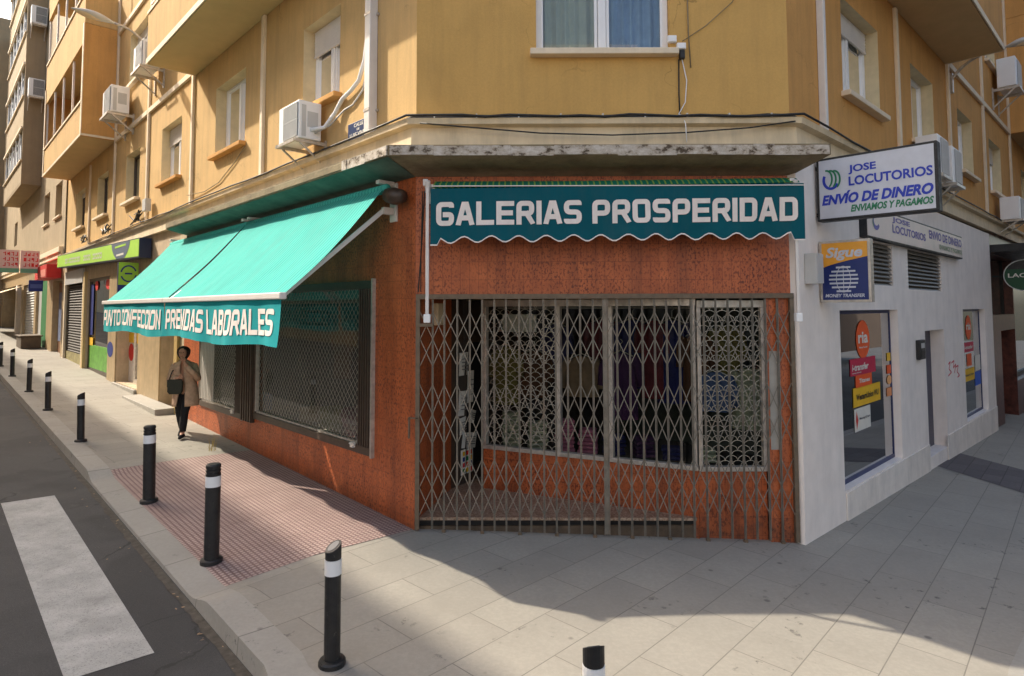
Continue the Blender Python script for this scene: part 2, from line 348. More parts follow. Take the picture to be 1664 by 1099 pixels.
def col(name, r, g, b, rough=.6, var=.06, dirt=0.): 
    if name not in M: M[name] = plain(name, hexc(r, g, b), rough, var, 7, 0, dirt=dirt)
    return M[name]
NAVY = col('navy', 24, 44, 122); LIME = col('lime', 164, 214, 70); RED = col('red', 214, 44, 40); ORANGE = col('orange_sticker', 240, 92, 36); YELLOW = col('yellow', 238, 186, 40)
GREEN = col('green', 26, 118, 60); PAPER = col('paper', 226, 222, 212); SIGNWHITE = col('sign_white', 198, 202, 212, .3); BLUE = col('blue_plate', 28, 52, 96, .35, .15)
# the stage: ground, road, pavement, then buildings, then objects

# ------------------------------------------------------------------ ground
gb = MB(); S = 140
gb.quad(*[(x, y, zg(x, y)-.13) for x, y in ((-S, -S), (S, -S), (S, S), (-S, S))])
obj('road', gb, M['asphalt'], kind='structure')
KW = 2.22
def drop(t):                       # the kerb dips at the crossing
    if t <= -.4 or t >= 4.8: return 0
    a = min(1, (t+.4)/.5, (4.8-t)/.5); return .1*a*a*(3-2*a)
def zpave(t, w): return zL(t, w) - drop(t)*max(0, min(1, (w-1.1)/1.1))
def kerb_path():
    out = []
    ts = [70, 60, 50, 40, 30, 25, 20, 16, 12, 9, 7, 6, 5.4] + [5-.1*i for i in range(56)] + [-.8, -1.2, -1.5]
    for t in ts: out.append((FL @ Vector((t, KW, 0)), nL.copy(), t))
    # corner arc between the two kerb lines
    P0, P1 = FL @ Vector((-1.7, KW, 0)), None
    # meeting point of both kerb lines
    A = np.array([[nL.x, nL.y], [nR.x, nR.y]]); b = np.array([KW + nL.dot(CL), KW + nR.dot(CR)]); X = np.linalg.solve(A, b); X = Vector((X[0], X[1], 0))
    r = (X - P0).length; Ce = X - nL*r - nR*r
    a0, a1 = math.atan2(nL.y, nL.x) % (2*math.pi), math.atan2(nR.y, nR.x) % (2*math.pi)
    for i in range(0, 25):
        a = a0 + (a1-a0)*i/24; n = Vector((math.cos(a), math.sin(a), 0)); out.append((Ce + n*r, n, -9))
    u1 = -(FR.inverted() @ (X - nR*0)).x + r
    for u in [u1+.5, u1+1.5, 3, 6, 10, 15, 22, 30, 45, 60]: out.append((FR @ Vector((-u, KW, 0)), nR.copy(), -9))
    return out
KP = kerb_path()
def strip(name, w_in, w_out, dz, mat, face=False):
    mb = MB(); ks = 8
    rows = []
    for p, n, t in KP:
        row = []
        for k in range(ks+1):
            d = w_out + (w_in-w_out)*k/ks; q = p - n*d
            z = zg(q.x, q.y) - (drop(t)*max(0, min(1, (1.1-d)/1.1)) if t > -5 else 0) + dz
            row.append((q.x, q.y, z))
        if face: q = p + n*.015; row.insert(0, (q.x, q.y, zg(q.x, q.y)-.2))
        rows.append(row)
    n0 = len(rows[0])
    for r in rows: mb.v += r
    for i in range(len(rows)-1):
        for j in range(n0-1): a = i*n0+j; mb.f.append((a, a+1, a+n0+1, a+n0))
    return obj(name, mb, mat, kind='structure')
strip('pavement', 1.7, .02, 0, M['slab'])
strip('kerb', .26, 0., .004, M['kerb'], True)
# pavement behind the strip, under the shops and the recessed entrance
mb = MB(); inner = [p - n*1.7 for p, n, t in KP] + [FR @ Vector((-60, -6, 0)), Vector((1, 26, 0)), FL @ Vector((70, -6, 0))]
mb.v = [(p.x, p.y, zg(p.x, p.y)) for p in inner]; mb.f = [tuple(range(len(inner)))]
obj('pavement', mb, M['slab'], kind='structure')
mb = MB(); rr = random.Random(2)
for p, n, t in KP:
    e = .07+.03*rr.random(); a, b = p + n*.016, p + n*e; mb.v += [(a.x, a.y, zg(a.x, a.y)-.126), (b.x, b.y, zg(b.x, b.y)-.1265)]
for i in range(len(KP)-1): mb.f.append((2*i, 2*i+1, 2*i+3, 2*i+2))
obj('gutter', mb, plain('gutter_dust', hexc(82, 76, 68), .95, .35, 16, .4, dirt=.5), kind='structure')
# red tactile paving at the crossing
ts = np.linspace(.02, 4.62, 60); ws = np.linspace(.0, 1.955, 30)
obj('tactile_paving', MB().grid(lambda t, q: (FL @ Vector((t, q, 0))).xy.to_3d() + Vector((0, 0, zpave(t, q)+.004)), ts, ws), M['tactile'], kind='structure')
o = bpy.data.objects['tactile_paving']
t = M['tactile'].node_tree
for n_ in t.nodes:
    if n_.type == 'MAPPING': n_.inputs['Rotation'].default_value = (0, 0, -math.atan2(dL.y, dL.x))
# dark band across the right pavement (vehicle entrance)
c4 = [ground(*p) for p in ((1520, 757), (1560, 737), (1760, 790), (1740, 826))]
mb = MB(); mb.quad(*[(p.x, p.y, zg(p.x, p.y)+.005) for p in c4]); obj('pavement_dark_band', mb, M['slabdark'], kind='structure')
# zebra stripes: each a painted sheet on the road
for k in range(4):
    mb = MB(); w0 = 2.66 + k*1.06
    mb.grid(lambda a, b: (FL @ Vector((a, b, 0))).xy.to_3d() + Vector((0, 0, zL(a, b)-.126)), [-.62, 4.1], [w0, w0+.53]); obj('road_marking', mb, M['zebra'], kind='structure')

# ------------------------------------------------------------------ building helpers
def wall_holes(mb, h0, h1, z0, z1, holes=(), w=0., depth=.25, rv=None):
    m0 = mb; hs = sorted({h0, h1, *[a for x in holes for a in x[:2]]}); zs = sorted({z0, z1, *[a for x in holes for a in x[2:4]]})
    hs = [a for a in hs if h0-1e-6 <= a <= h1+1e-6]; zs = [a for a in zs if z0-1e-6 <= a <= z1+1e-6]
    for i in range(len(hs)-1):
        for j in range(len(zs)-1):
            ch, cz = (hs[i]+hs[i+1])/2, (zs[j]+zs[j+1])/2
            if any(x[0] < ch < x[1] and x[2] < cz < x[3] for x in holes): continue
            mb.quad((hs[i], w, zs[j]), (hs[i], w, zs[j+1]), (hs[i+1], w, zs[j+1]), (hs[i+1], w, zs[j]))
    for x in holes:
        a, b, c, d = x[:4]; dp = x[4] if len(x) > 4 else depth
        mb = mb if rv is None else MB(); rv is None or rv.append(mb); mb.quad((a, w, c), (a, w, d), (a, w-dp, d), (a, w-dp, c)); mb.quad((b, w, c), (b, w-dp, c), (b, w-dp, d), (b, w, d))
        mb.quad((a, w, d), (b, w, d), (b, w-dp, d), (a, w-dp, d)); mb.quad((a, w, c), (a, w-dp, c), (b, w-dp, c), (b, w, c))
    return m0
def curtain_mb(h0, h1, z0, z1, w, amp=.03, folds=9):
    n = folds*6
    return MB().grid(lambda i, z: (h0+(h1-h0)*i/n, w+amp*math.sin(i*1.05+.6*math.sin(i*.31)), z), range(n+1), [z0, z1])
def window(Mx, b, h0, h1, z0, z1, depth=.25, shut=.22, panes=2, glass='glass', curt=None, sill=True, fw_=.055, fm='pvc', sm='trim', sillout=.1, open_=None):
    y0, y1 = -depth+.002, -depth+.06; f = MB(); zt = z1
    f.box(h0+.002, h0+fw_, y0, y1, z0+.002, z1-.002).box(h1-fw_, h1-.002, y0, y1, z0+.002, z1-.002).box(h0+fw_, h1-fw_, y0, y1, z0+.002, z0+fw_).box(h0+fw_, h1-fw_, y0, y1, z1-fw_, z1-.002)
    for k in range(1, panes):
        c = h0+(h1-h0)*k/panes; f.box(c-.045, c+.045, y0+.004, y1+.012, z0+fw_, z1-fw_)
    for k in range(panes):
        a, c = h0+(h1-h0)*k/panes+.05, h0+(h1-h0)*(k+1)/panes-.05
        f.box(a, a+.035, y0+.01, y1-.008, z0+fw_, z1-fw_).box(c-.035, c, y0+.01, y1-.008, z0+fw_, z1-fw_)
    wo = obj('window', f, M[fm], b, Mx, bevel=.006)
    obj('pane', MB().quad((h0+.03, y0+.025, z0+.03), (h1-.03, y0+.025, z0+.03), (h1-.03, y0+.025, z1-.03), (h0+.03, y0+.025, z1-.03)), M[glass], wo, Mx)
    if shut:
        zz = z1-(z1-z0)*shut; s = MB(); n = max(3, int((z1-zz)/.045)); pr = []
        for i in range(n):
            a, c = z1-(z1-zz)*i/n, z1-(z1-zz)*(i+1)/n; s.quad((h0+.02, y1+.018, a), (h1-.02, y1+.018, a), (h1-.02, y1+.03, a-.3*(a-c)), (h0+.02, y1+.03, a-.3*(a-c))); s.quad((h0+.02, y1+.03, a-.3*(a-c)), (h1-.02, y1+.03, a-.3*(a-c)), (h1-.02, y1+.018, c), (h0+.02, y1+.018, c))
        s.box(h0+.02, h1-.02, y1+.004, y1+.032, zz-.03, zz); obj('shutter', s, M['paintalu'], wo, Mx)
    if sill: obj('sill', MB().box(h0-.07, h1+.07, -depth+.061, sillout, z0-.075, z0-.003), M[sm], wo, Mx, bevel=.01)
    if curt: obj('curtain', curtain_mb(h0+.04, h1-.04, z0+.02, z1, -depth-.1), M[curt], wo, Mx)
    return wo
def miter(path_n, i):
    a, b = path_n[max(i-1, 0)], path_n[min(i, len(path_n)-1)]; return (a+b)/(1+a.dot(b))
def sweep(prof, t_end, u_end, close=True):
    """a (w, z) profile along the three street walls, mitred at the corners; t_end / u_end None stop at the corner"""
    pts = []
    if t_end is not None: pts.append((CL + dL*t_end, nL))
    pts.append((CL, (nL+Vector((0, -1, 0)))/(1+nL.dot(Vector((0, -1, 0))))))
    pts.append((CR, (nR+Vector((0, -1, 0)))/(1+nR.dot(Vector((0, -1, 0))))))
    if u_end is not None: pts.append((CR + dR*u_end, nR))
    mb = MB(); n = len(prof)
    # subdivide for detail
    fine = []
    for i in range(len(pts)-1):
        L = (pts[i+1][0]-pts[i][0]).length; k = max(1, int(L/1.5))
        for j in range(k): f = j/k; fine.append((pts[i][0].lerp(pts[i+1][0], f), pts[i][1].lerp(pts[i+1][1], f)))
    fine.append(pts[-1])
    for p, nn in fine:
        for w_, z_ in prof: q = p + nn*w_; mb.v.append((q.x, q.y, z_))
    m = n if close else n-1
    for i in range(len(fine)-1):
        for j in range(m): a, b2 = i*n+j, i*n+(j+1) % n; mb.f.append((a, b2, b2+n, a+n))
    if close: mb.f.append(tuple(range(n))); mb.f.append(tuple(reversed([(len(fine)-1)*n+i for i in range(n)])))
    return mb
def balcony(Mx, b, h0, h1, z, wd, wall, under='soffit', hi=1.0, rail=True):
    o = obj('balcony', MB().box(h0, h1, .002, wd, z, z+.14), M[under], b, Mx, bevel=.01)
    p = MB().box(h0, h1, wd-.09, wd+.012, z+.05, z+hi).box(h0-.008, h0+.085, .003, wd-.092, z+.05, z+hi).box(h1-.085, h1+.008, .003, wd-.092, z+.05, z+hi); obj('parapet', p, M[wall], o, Mx)
    e = MB().box(h0-.02, h1+.02, wd+.0125, wd+.03, z-.004, z+.1).box(h1+.009, h1+.024, .0, wd, z-.004, z+.1).box(h0-.024, h0-.009, .0, wd, z-.004, z+.1).box(h0-.02, h1+.02, wd-.1, wd+.03, z+hi+.002, z+hi+.05); obj('edge', e, M['trim'], o, Mx)
    if rail:
        r = MB(); r.box(h0, h1, wd-.05, wd-.02, z+hi+.2, z+hi+.23)
        k = int((h1-h0)/.9)
        for i in range(k+1): c = h0+.03+(h1-h0-.06)*i/k; r.box(c-.012, c+.012, wd-.047, wd-.023, z+hi+.052, z+hi+.2)
        obj('railing', r, M['paintalu'], o, Mx)
    return o
def bay(Mx, b, h0, h1, z, wd, wall, wall_side, floors=3, fh=3.2):
    """a projecting stack of glazed-in balconies"""
    zt = z+fh*floors
    o = obj('bay', MB().box(h0+.121, h1-.121, .004, wd-.003, z+.1001, z+.14), M['soffit'], b, Mx)
    for a, c in ((h0, h0+.12), (h1-.12, h1)):
        obj('side_wall', MB().box(a, c, .004, wd, z, z+3.28), M[wall_side], o, Mx)
        for k in range(1, floors): obj('side_parapet', MB().box(a, c, .004, wd, z+fh*k+.09, z+fh*k+1.0), M[wall], o, Mx)
    obj('soffit', MB().box(h0+.121, h1-.121, .004, wd-.004, z, z+.1), M['soffit'], o, Mx)
    tr = MB(); fr = MB(); pp = MB(); gl = MB(); dk = MB()
    for k in range(floors):
        zz = z+fh*k; pp.box(h0+.121, h1-.121, wd-.1, wd-.003, zz+.101, zz+.98)
        if k: obj('floor_slab', MB().box(h0+.121, h1-.121, .004, wd-.101, zz-.12, zz+.02), M['soffit'], o, Mx); pp.box(h0+.121, h1-.121, wd-.1, wd-.003, zz-.45, zz+.1)
        tr.box(h0+.1, h1-.1, wd-.12, wd+.03, zz+.981, zz+1.04)
        for i in range(5): c = h0+.17+(h1-h0-.34)*i/4; obj('post', MB().box(c-.03, c+.03, wd-.085, wd-.03, zz+1.041, zz+fh-.45 if k < floors-1 else zz+fh), M['paintalu'], o, Mx)
    tr.box(h0-.02, h0+.14, wd+.001, wd+.022, z, z+3.28).box(h1-.14, h1+.02, wd+.001, wd+.022, z, z+3.28).box(h0+.141, h1-.141, wd-.002, wd+.022, z-.004, z+.07)
    tr.box(h0-.02, h0-.001, 0, wd, z-.004, z+.06)
    obj('parapet', pp, M[wall], o, Mx); obj('edge', tr, M['trim'], o, Mx)
    return o

# ------------------------------------------------------------------ the corner building
B = thing('corner_building', 'ochre stuccoed corner apartment block with tiled ground floor shop behind a scissor gate', 'building', T(CL))
TE, UE, TOP = 23.7, 30., 19.4
LZ = 4.5
winL = [(1.8, 2.92), (5.2, 6.72), (8.9, 10.45), (12.5, 14.0), (16.3, 17.9), (20.0, 21.7)]
winR = [(1.77, 3.35), (5.1, 6.6), (8.6, 10.05), (12.0, 13.6), (17, 18.5), (21, 22.5)]
holesL = [(a, b, 5.4 if i else 5.38, 6.72 if i else 6.62) for i, (a, b) in enumerate(winL)]
holesR = [(-b, -a, 5.35, 6.66) for a, b in winR]
up_t = [(8.9, 10.45), (11.95, 13.95)]
holesL += [(a, b, 8.65+3.2*k, 10.1+3.2*k) for k in range(3) for a, b in up_t]
# big balcony doors
holesL += [(3.2, 5.2, 7.48+3.2*k, 9.7+3.2*k) for k in range(3)]
holesL += [(16.2, 22.4, 7.6+3.2*k, 10.0+3.2*k) for k in range(3)]
holesR += [(-5.2, -3.2, 7.48+3.2*k, 9.7+3.2*k) for k in range(3)] + [(-10.2, -8.8, 8.65+3.2*k, 10.1+3.2*k) for k in range(3)] + [(-13.4, -12, 8.65+3.2*k, 10.1+3.2*k) for k in range(3)]
rvm = []; o = obj('wall', wall_holes(MB(), 0, TE, LZ, TOP, holesL, rv=rvm), M['stucco'], B, FL); [obj('reveal', q, M['reveal'], o, FL) for q in rvm]
rvm = []; o = obj('wall', wall_holes(MB(), -UE, 0, LZ, TOP, holesR, rv=rvm), M['stucco_orange'], B, FR); [obj('reveal', q, M['reveal'], o, FR) for q in rvm]
xc = [(-.27-1.54, -.27)]
holesC = [(-1.8, -.28, 5.4+3.2*k, 6.72+3.2*k) for k in range(4)]
obj('wall', wall_holes(MB(), -CR.x, -CL.x, LZ, TOP, holesC, depth=.16), M['stucco_chamfer'], B, FC)
# roof, gables and the courtyard side close the block
inn = 11.
Pa, Pb = CL - nL*inn, CR - nR*inn
A2 = np.array([[dL.x, -dR.x], [dL.y, -dR.y]]); s_ = np.linalg.solve(A2, np.array([(Pb-Pa).x, (Pb-Pa).y])); Q = Pa + dL*s_[0]
ring_ = [CL+dL*TE, CL, CR, CR+dR*UE, CR+dR*UE-nR*inn, Q, CL+dL*TE-nL*inn]
mb = MB(); mb.quad(*[(p.x, p.y, TOP) for p in ring_])
for a, b in ((3, 4), (4, 5), (5, 6), (6, 0)):
    p, q = ring_[a], ring_[b]; mb.quad((p.x, p.y, -1.2), (q.x, q.y, -1.2), (q.x, q.y, TOP), (p.x, p.y, TOP))
mb.quad(*[(p.x, p.y, 4.3) for p in ring_[0:2]+[CL+Vector((.3, .3, 0)), CR+Vector((-.3, .3, 0))]+ring_[2:]])
obj('roof', mb, M['stucco_tan'], B, I4)
obj('eave', sweep([(0.01, TOP-.3), (.55, TOP-.2), (.55, TOP+.05), (.01, TOP+.05)], TE, UE), M['trim'], B, I4)
# windows
for i, (a, b) in enumerate(winL):
    window(FL, B, a, b, *holesL[i][2:4], shut=(.3, .0, .28, .0, .0, .1)[i], curt='curtain' if i in (1, 2) else None, glass='glass' if i < 3 else 'greyglass', fm='pvc' if i < 3 else 'brown', sm='stucco_orange' if i in (0, 1, 2) else 'trim', sillout=.12)
for k in range(2):
    for a, b in up_t: window(FL, B, a, b, 8.65+3.2*k, 10.1+3.2*k, shut=.15, curt='curtain')
for k in range(2): window(FL, B, 3.2, 5.2, 7.48+3.2*k, 9.7+3.2*k, shut=.3, sill=False)
for k in range(3): window(FL, B, 16.2, 22.4, 7.6+3.2*k, 10.+3.2*k, shut=.2, panes=4, sill=False, glass='greyglass', fm='brown')
for i, (a, b) in enumerate(winR): window(FR, B, -b, -a, 5.35, 6.66, shut=(.22, .0, .0, .3, .2, .2)[i], curt='curtain', sillout=.12)
for k in range(2):
    window(FR, B, -5.2, -3.2, 7.48+3.2*k, 9.7+3.2*k, shut=.3, sill=False)
    window(FR, B, -10.2, -8.8, 8.65+3.2*k, 10.1+3.2*k); window(FR, B, -13.4, -12, 8.65+3.2*k, 10.1+3.2*k, shut=.85)
for k in range(2): 
    wo = window(FC, B, -1.8, -.28, 5.4+3.2*k, 6.72+3.2*k, depth=.16, shut=0, sill=True, fw_=.075, sm='trim', sillout=.11)
    obj('curtain', curtain_mb(-1.76, -1.0, 5.41+3.2*k, 6.72+3.2*k, -.3, .035, 7), M['skycurtain'], wo, FC)
    obj('curtain', curtain_mb(-1.02, -.32, 5.41+3.2*k, 6.72+3.2*k, -.33, .03, 6), M['curtain'], wo, FC)
# mouldings: vertical strips and string courses
pil = MB()
for t_ in (4.36, 8.06, 11.6, 15.33, 19.0): pil.box(t_-.055, t_+.055, .002, .055, 4.585, 7.33 if t_ in (4.36,) else (7.325 if t_ == 19. else TOP-.4))
pil.box(8.12, 11.54, .002, .06, 7.36, 7.48).box(11.66, 15.27, .002, .06, 7.36, 7.48); pil.box(8.12, 11.54, .002, .06, 10.56, 10.68).box(11.66, 15.27, .002, .06, 10.56, 10.68)
obj('moulding', pil, M['trim'], B, FL, bevel=.008)
pil = MB()
for u_ in (4.22, 7.72, 11.25, 15.0): pil.box(-u_-.055, -u_+.055, .002, .055, 4.585, 7.3 if u_ == 4.22 else TOP-.4)
pil.box(-11.19, -7.78, .002, .06, 7.3, 7.42).box(-14.94, -11.31, .002, .06, 7.3, 7.42)
obj('moulding', pil, M['trim'], B, FR, bevel=.008)
for k in range(3):
    balcony(FL, B, 1.15, 7.97, 7.33+3.2*k, .9, 'stucco'); balcony(FR, B, -7.68, -1.2, 7.33+3.2*k, .92, 'stucco_orange')
bay(FL, B, 15.4, 23.2, 7.45, .86, 'stucco', 'stucco_orange'); bay(FR, B, -23., -15.06, 7.35, .9, 'stucco_orange', 'stucco_orange')
# downpipes
dp = MB().box(.83, .96, .003, .115, 4.62, TOP-.4); o = obj('downpipe', dp, M['paintalu'], B, FL, bevel=.01)
mb = MB()
for z_ in (4.9, 6.1, 7.3, 9): mb.box(.80, .829, .003, .03, z_, z_+.03).box(.825, .965, .116, .121, z_, z_+.035)
obj('bracket', mb, M['alu'], o, FL)
o = obj('downpipe', MB().box(-.96, -.885, .003, .09, 4.62, TOP-.4), M['paintalu'], B, FR, bevel=.01)
# cornice and concrete canopy
obj('cornice', sweep([(.004, 4.262), (.10, 4.262), (.085, 4.5), (.16, 4.52), (.17, 4.585), (.004, 4.6)], TE, UE), M['cream'], B, I4)
TC = 7.95
obj('canopy', sweep([(.003, 3.97), (.495, 4.085), (.495, 4.2), (.003, 4.255)], TC, None), M['concrete'], B, I4)
fb = MB()
rnd = random.Random(3)
def fas(Mx, h0, h1, wd):
    h = h0
    while h < h1:
        e = min(h1, h+rnd.uniform(.12, .5)); a = 4.085+rnd.uniform(-.006, .01); c = 4.19+rnd.uniform(-.012, .006)
        MBx.add(MB().box(h, e-.0015, .496, .503+rnd.uniform(0, .012), a, c), Mx); h = e
MBx = fb; fas(FC, -3.3, 1.27, 0); 
obj('fascia', fb, M['peel'], B, I4)
fb = MBx = MB(); fas(FL, -.2, .75, 0); obj('fascia', fb, M['peel'], B, I4)
obj('fascia', MB().box(.76, TC, .4955, .505, 4.1, 4.185), M['concrete'], B, FL, bevel=.01)
obj('soffit', MB().quad((-.2, .49, 4.078), (TC-.02, .49, 4.078), (TC-.02, .02, 3.966), (-.01, .02, 3.966)), M['bouncesoffit'], B, FL)

# --- ground floor, left street
tw = MB(); holes = [(.86, 4.5, .74, 2.84, .12), (4.98, 7.25, .66, 2.84, .12)]
wall_holes(tw, 0, 8.35, -.3, 3.968, holes)
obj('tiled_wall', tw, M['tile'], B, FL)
gw = MB(); LS = [(8.85, 10.05, .34, 2.95, .5), (12.05, 14.45, .5, 3.0, .35), (15.55, 19.0, .48, 3.5, .15), (19.55, 23.3, .3, 3.45, .12)]
wall_holes(gw, 8.35, TE, -.3, 4.262, LS); obj('shop_wall', gw, plain('worn_cream_wall', hexc(196, 174, 144), .85, .12, 4, .2, dirt=.6), B, FL)
obj('pilaster', MB().box(10.06, 12.0, .001, .03, -.2, 3.0), M['marble'], B, FL); obj('pilaster', MB().box(14.5, 15.5, .001, .03, -.2, 3.45), M['marble'], B, FL)
obj('step', MB().box(8.7, 11.6, .031, .42, -.2, .44).box(12.0, 14.5, .031, .1, 0, .5), M['step'], B, FL, bevel=.01)
def wire_mesh(h0, h1, z0, z1, w, pitch, slope=1.1, wd=.0034):
    mb = MB(); span = (h1-h0)
    for sgn in (1, -1):
        k = z0 - span*slope if sgn > 0 else z0
        kmax = z1 if sgn > 0 else z1 + span*slope
        while k < kmax:
            pts = []
            ha, hb = h0, h1; za = k; zb = k + sgn*slope*span
            def cut(z): return h0 + (z-k)/(sgn*slope)
            lo, hi = (za, zb) if sgn > 0 else (zb, za)
            a = max(z0, lo); b = min(z1, hi)
            if b-a > .01: mb.beam((cut(a), w+(.003 if sgn > 0 else 0), a), (cut(b), w+(.003 if sgn > 0 else 0), b), wd, wd)
            k += pitch
    return mb
def shopwin(h0, h1, z0, z1, mesh_h, first):
    f = MB(); f.box(h0, h1, -.05, .035, z0, z0+.1).box(h0, h1, -.05, .035, z1-.1, z1)
    f.box(h0, h0+.3, -.05, .04, z0+.101, z1-.101).box(h1-.08, h1, -.05, .04, z0+.101, z1-.101)
    for k in range(5): f.box(h0+.03+.055*k, h0+.055+.055*k, .041, .06, z0+.1, z1-.1)
    o = obj('shop_window', f, M['brown'], B, FL, bevel=.006)
    obj('edge', MB().box(h0-.03, h0-.002, -.01, .05, z0-.01, z1+.02).box(h0+.3, h1-.08, -.03, .01, z0+.101, z0+.125).box(h1-.105, h1-.081, -.02, .036, z0+.126, z1-.101), M['alu'], o, FL)
    obj('pane', MB().quad((h0+.3, -.045, z0+.1), (h1-.08, -.045, z0+.1), (h1-.08, -.045, z1-.1), (h0+.3, -.045, z1-.1)), M['shopglass'], o, FL)
    obj('grille', wire_mesh(h0+.3, h1-.11, z0+.126, z1-.1, .0, .105 if first else .1), M['wire'], o, FL)
    lo = MB().box(h0+.36, h0+.43, .03, .07, z0+.06, z0+.12).tube([(h0+.33, .06, z0+.1), (h0+.46, .06, z0+.1)], .012, 6); obj('lock', lo, M['paintalu'], o, FL)
    return o
shopwin(.86, 4.5, .74, 2.84, 0, True); shopwin(4.98, 7.25, .66, 2.84, 0, False)
obj('pilaster', MB().box(4.505, 4.975, .002, .05, .67, 2.84).box(4.52, 4.56, .051, .07, .67, 2.83).box(4.62, 4.66, .051, .07, .67, 2.83).box(4.72, 4.76, .051, .07, .67, 2.83).box(4.82, 4.86, .051, .07, .67, 2.83).box(4.92, 4.96, .051, .07, .67, 2.83), M['brown'], B, FL)
# white vertical slats at the far end of the second window
mb = MB()
for k in range(9): mb.box(6.45+.085*k, 6.475+.085*k, .012, .03, .8, 2.72)
obj('security_bars', mb, M['paintalu'], B, FL)
# display case floors, backs and ends behind the two windows
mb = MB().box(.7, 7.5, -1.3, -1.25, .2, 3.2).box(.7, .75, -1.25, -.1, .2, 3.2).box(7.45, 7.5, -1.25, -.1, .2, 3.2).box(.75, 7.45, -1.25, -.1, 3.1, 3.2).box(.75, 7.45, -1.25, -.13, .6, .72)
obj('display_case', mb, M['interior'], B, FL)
# street door beside the tiled shop
o = obj('door', MB().box(8.95, 9.95, -.45, -.4, .44, 2.9).box(8.86, 8.95, -.46, -.36, .44, 2.93).box(9.95, 10.04, -.46, -.36, .44, 2.93), M['brown'], B, FL)
mb = MB()
for k in range(7): mb.box(9.08+.11*k, 9.105+.11*k, -.385, -.37, .7, 2.7)
obj('grille', mb, M['wire'], o, FL); obj('handle', MB().tube([(9.1, -.36, 1.4), (9.1, -.33, 1.4), (9.1, -.33, 1.6), (9.1, -.36, 1.6)], .012, 6), M['alu'], o, FL)
obj('column', MB().box(8.62, 8.84, .002, .06, .1, 3.3), col('gold_frame', 190, 160, 104, .4), B, FL)
# the green-signed shop
o = obj('shop_door', MB().box(12.06, 12.2, -.34, -.26, .5, 3.0).box(13.55, 13.75, -.34, -.26, .5, 3.).box(12.2, 13.55, -.34, -.26, .5, .62).box(12.2, 13.55, -.34, -.26, 2.85, 3.), M['alu'], B, FL)
obj('pane', MB().quad((12.2, -.3, .6), (13.55, -.3, .6), (13.55, -.3, 2.9), (12.2, -.3, 2.9)), M['greyglass'], o, FL)
obj('jamb', MB().box(13.76, 14.44, -.34, -.3, .5, 3.), M['paintalu'], o, FL)
o = obj('shop_window', MB().box(15.56, 15.68, -.14, -.06, .5, 3.5).box(18.9, 19.0, -.14, -.06, .5, 3.5).box(15.68, 18.9, -.14, -.06, .5, .6).box(15.68, 18.9, -.14, -.06, 3.4, 3.5), M['brown'], B, FL)
obj('pane', MB().quad((15.68, -.1, .6), (18.9, -.1, .6), (18.9, -.1, 3.4), (15.68, -.1, 3.4)), M['greyglass'], o, FL)
obj('frame', MB().box(19.05, 19.32, .001, .08, 0, 3.75), col('wood_strip', 196, 170, 120), o, FL)
obj('lawn_poster', MB().box(15.7, 18.88, -.09, -.08, .62, 1.35), col('grass_print', 96, 160, 64, .5, .3), o, FL)
# roller shutter of the next shop
mb = MB(); n_ = 30
for k in range(n_):
    z0 = .55+2.85*k/n_; z1 = .55+2.85*(k+1)/n_; mb.quad((19.6, -.1, z0), (23.25, -.1, z0), (23.25, -.06, (z0+z1)/2), (19.6, -.06, (z0+z1)/2)); mb.quad((19.6, -.06, (z0+z1)/2), (23.25, -.06, (z0+z1)/2), (23.25, -.1, z1), (19.6, -.1, z1))
o = obj('roller_shutter', mb, col('dark_slats', 52, 42, 36, .7, .2), B, FL); obj('edge', MB().box(19.5, 19.6, -.02, .05, .3, 3.4).box(23.2, 23.4, -.02, .05, .3, 3.9), M['trim'], o, FL)
obj('frame', MB().box(19.6, 23.2, .0, .06, 3.42, 3.9), M['pvcgrey'], o, FL); obj('panel', MB().box(19.65, 23.2, -.055, -.04, .4, .95), col('scrawled_panel', 150, 140, 96, .7, .4), o, FL)

# --- ground floor, the cut corner: tiled band above the gate, recessed entrance behind it
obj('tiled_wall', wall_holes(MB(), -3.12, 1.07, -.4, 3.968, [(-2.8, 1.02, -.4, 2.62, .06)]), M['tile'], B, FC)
FZ = .22
def vw(mb, a, b, z0, z1): return mb.quad((a[0], a[1], z0), (b[0], b[1], z0), (b[0], b[1], z1), (a[0], a[1], z1))
def pframe(a, b):          # frame whose h runs from b back to a, looking out of the wall
    a, b = Vector((*a, 0)), Vector((*b, 0)); x = (a-b).normalized(); return frame(b, x, Vector((-x.y, x.x, 0)))
e0, e1, d1, s0, s1 = (-1.02, 6.99), (-.78, 8.06), (-.28, 8.9), (-.37, 8.1), (2.03, 6.955)
F1 = pframe(e0, e1); l1 = (Vector(e0)-Vector(e1)).length
obj('tiled_wall', MB().quad((0, 0, -.1), (l1, 0, -.1), (l1, 0, 2.62), (0, 0, 2.62)), M['tile'], B, F1)
FS = pframe(s0, s1); lS = (Vector(s0)-Vector(s1)).length
obj('tiled_wall', MB().box(0, lS, -.12, -.001, -.1, .72), M['tile'], B, FS)
obj('tiled_wall', MB().box(-2.79, -2.03, -.16, -.06, -.3, .7), M['tile'], B, FC)
mb = MB(); mb.quad(*[(x, y, FZ) for x, y in ((-1.02, 6.985), (2.0, 6.94), (2.0, 7.2), (-.2, 8.3), (-.2, 9.2), (-.9, 9.2))]); mb.quad((-1.02, 6.984, FZ-.03), (2., 6.939, FZ-.03), (2., 6.94, FZ), (-1.02, 6.985, FZ)); obj('entrance_floor', mb, M['terrazzo'], B, I4)
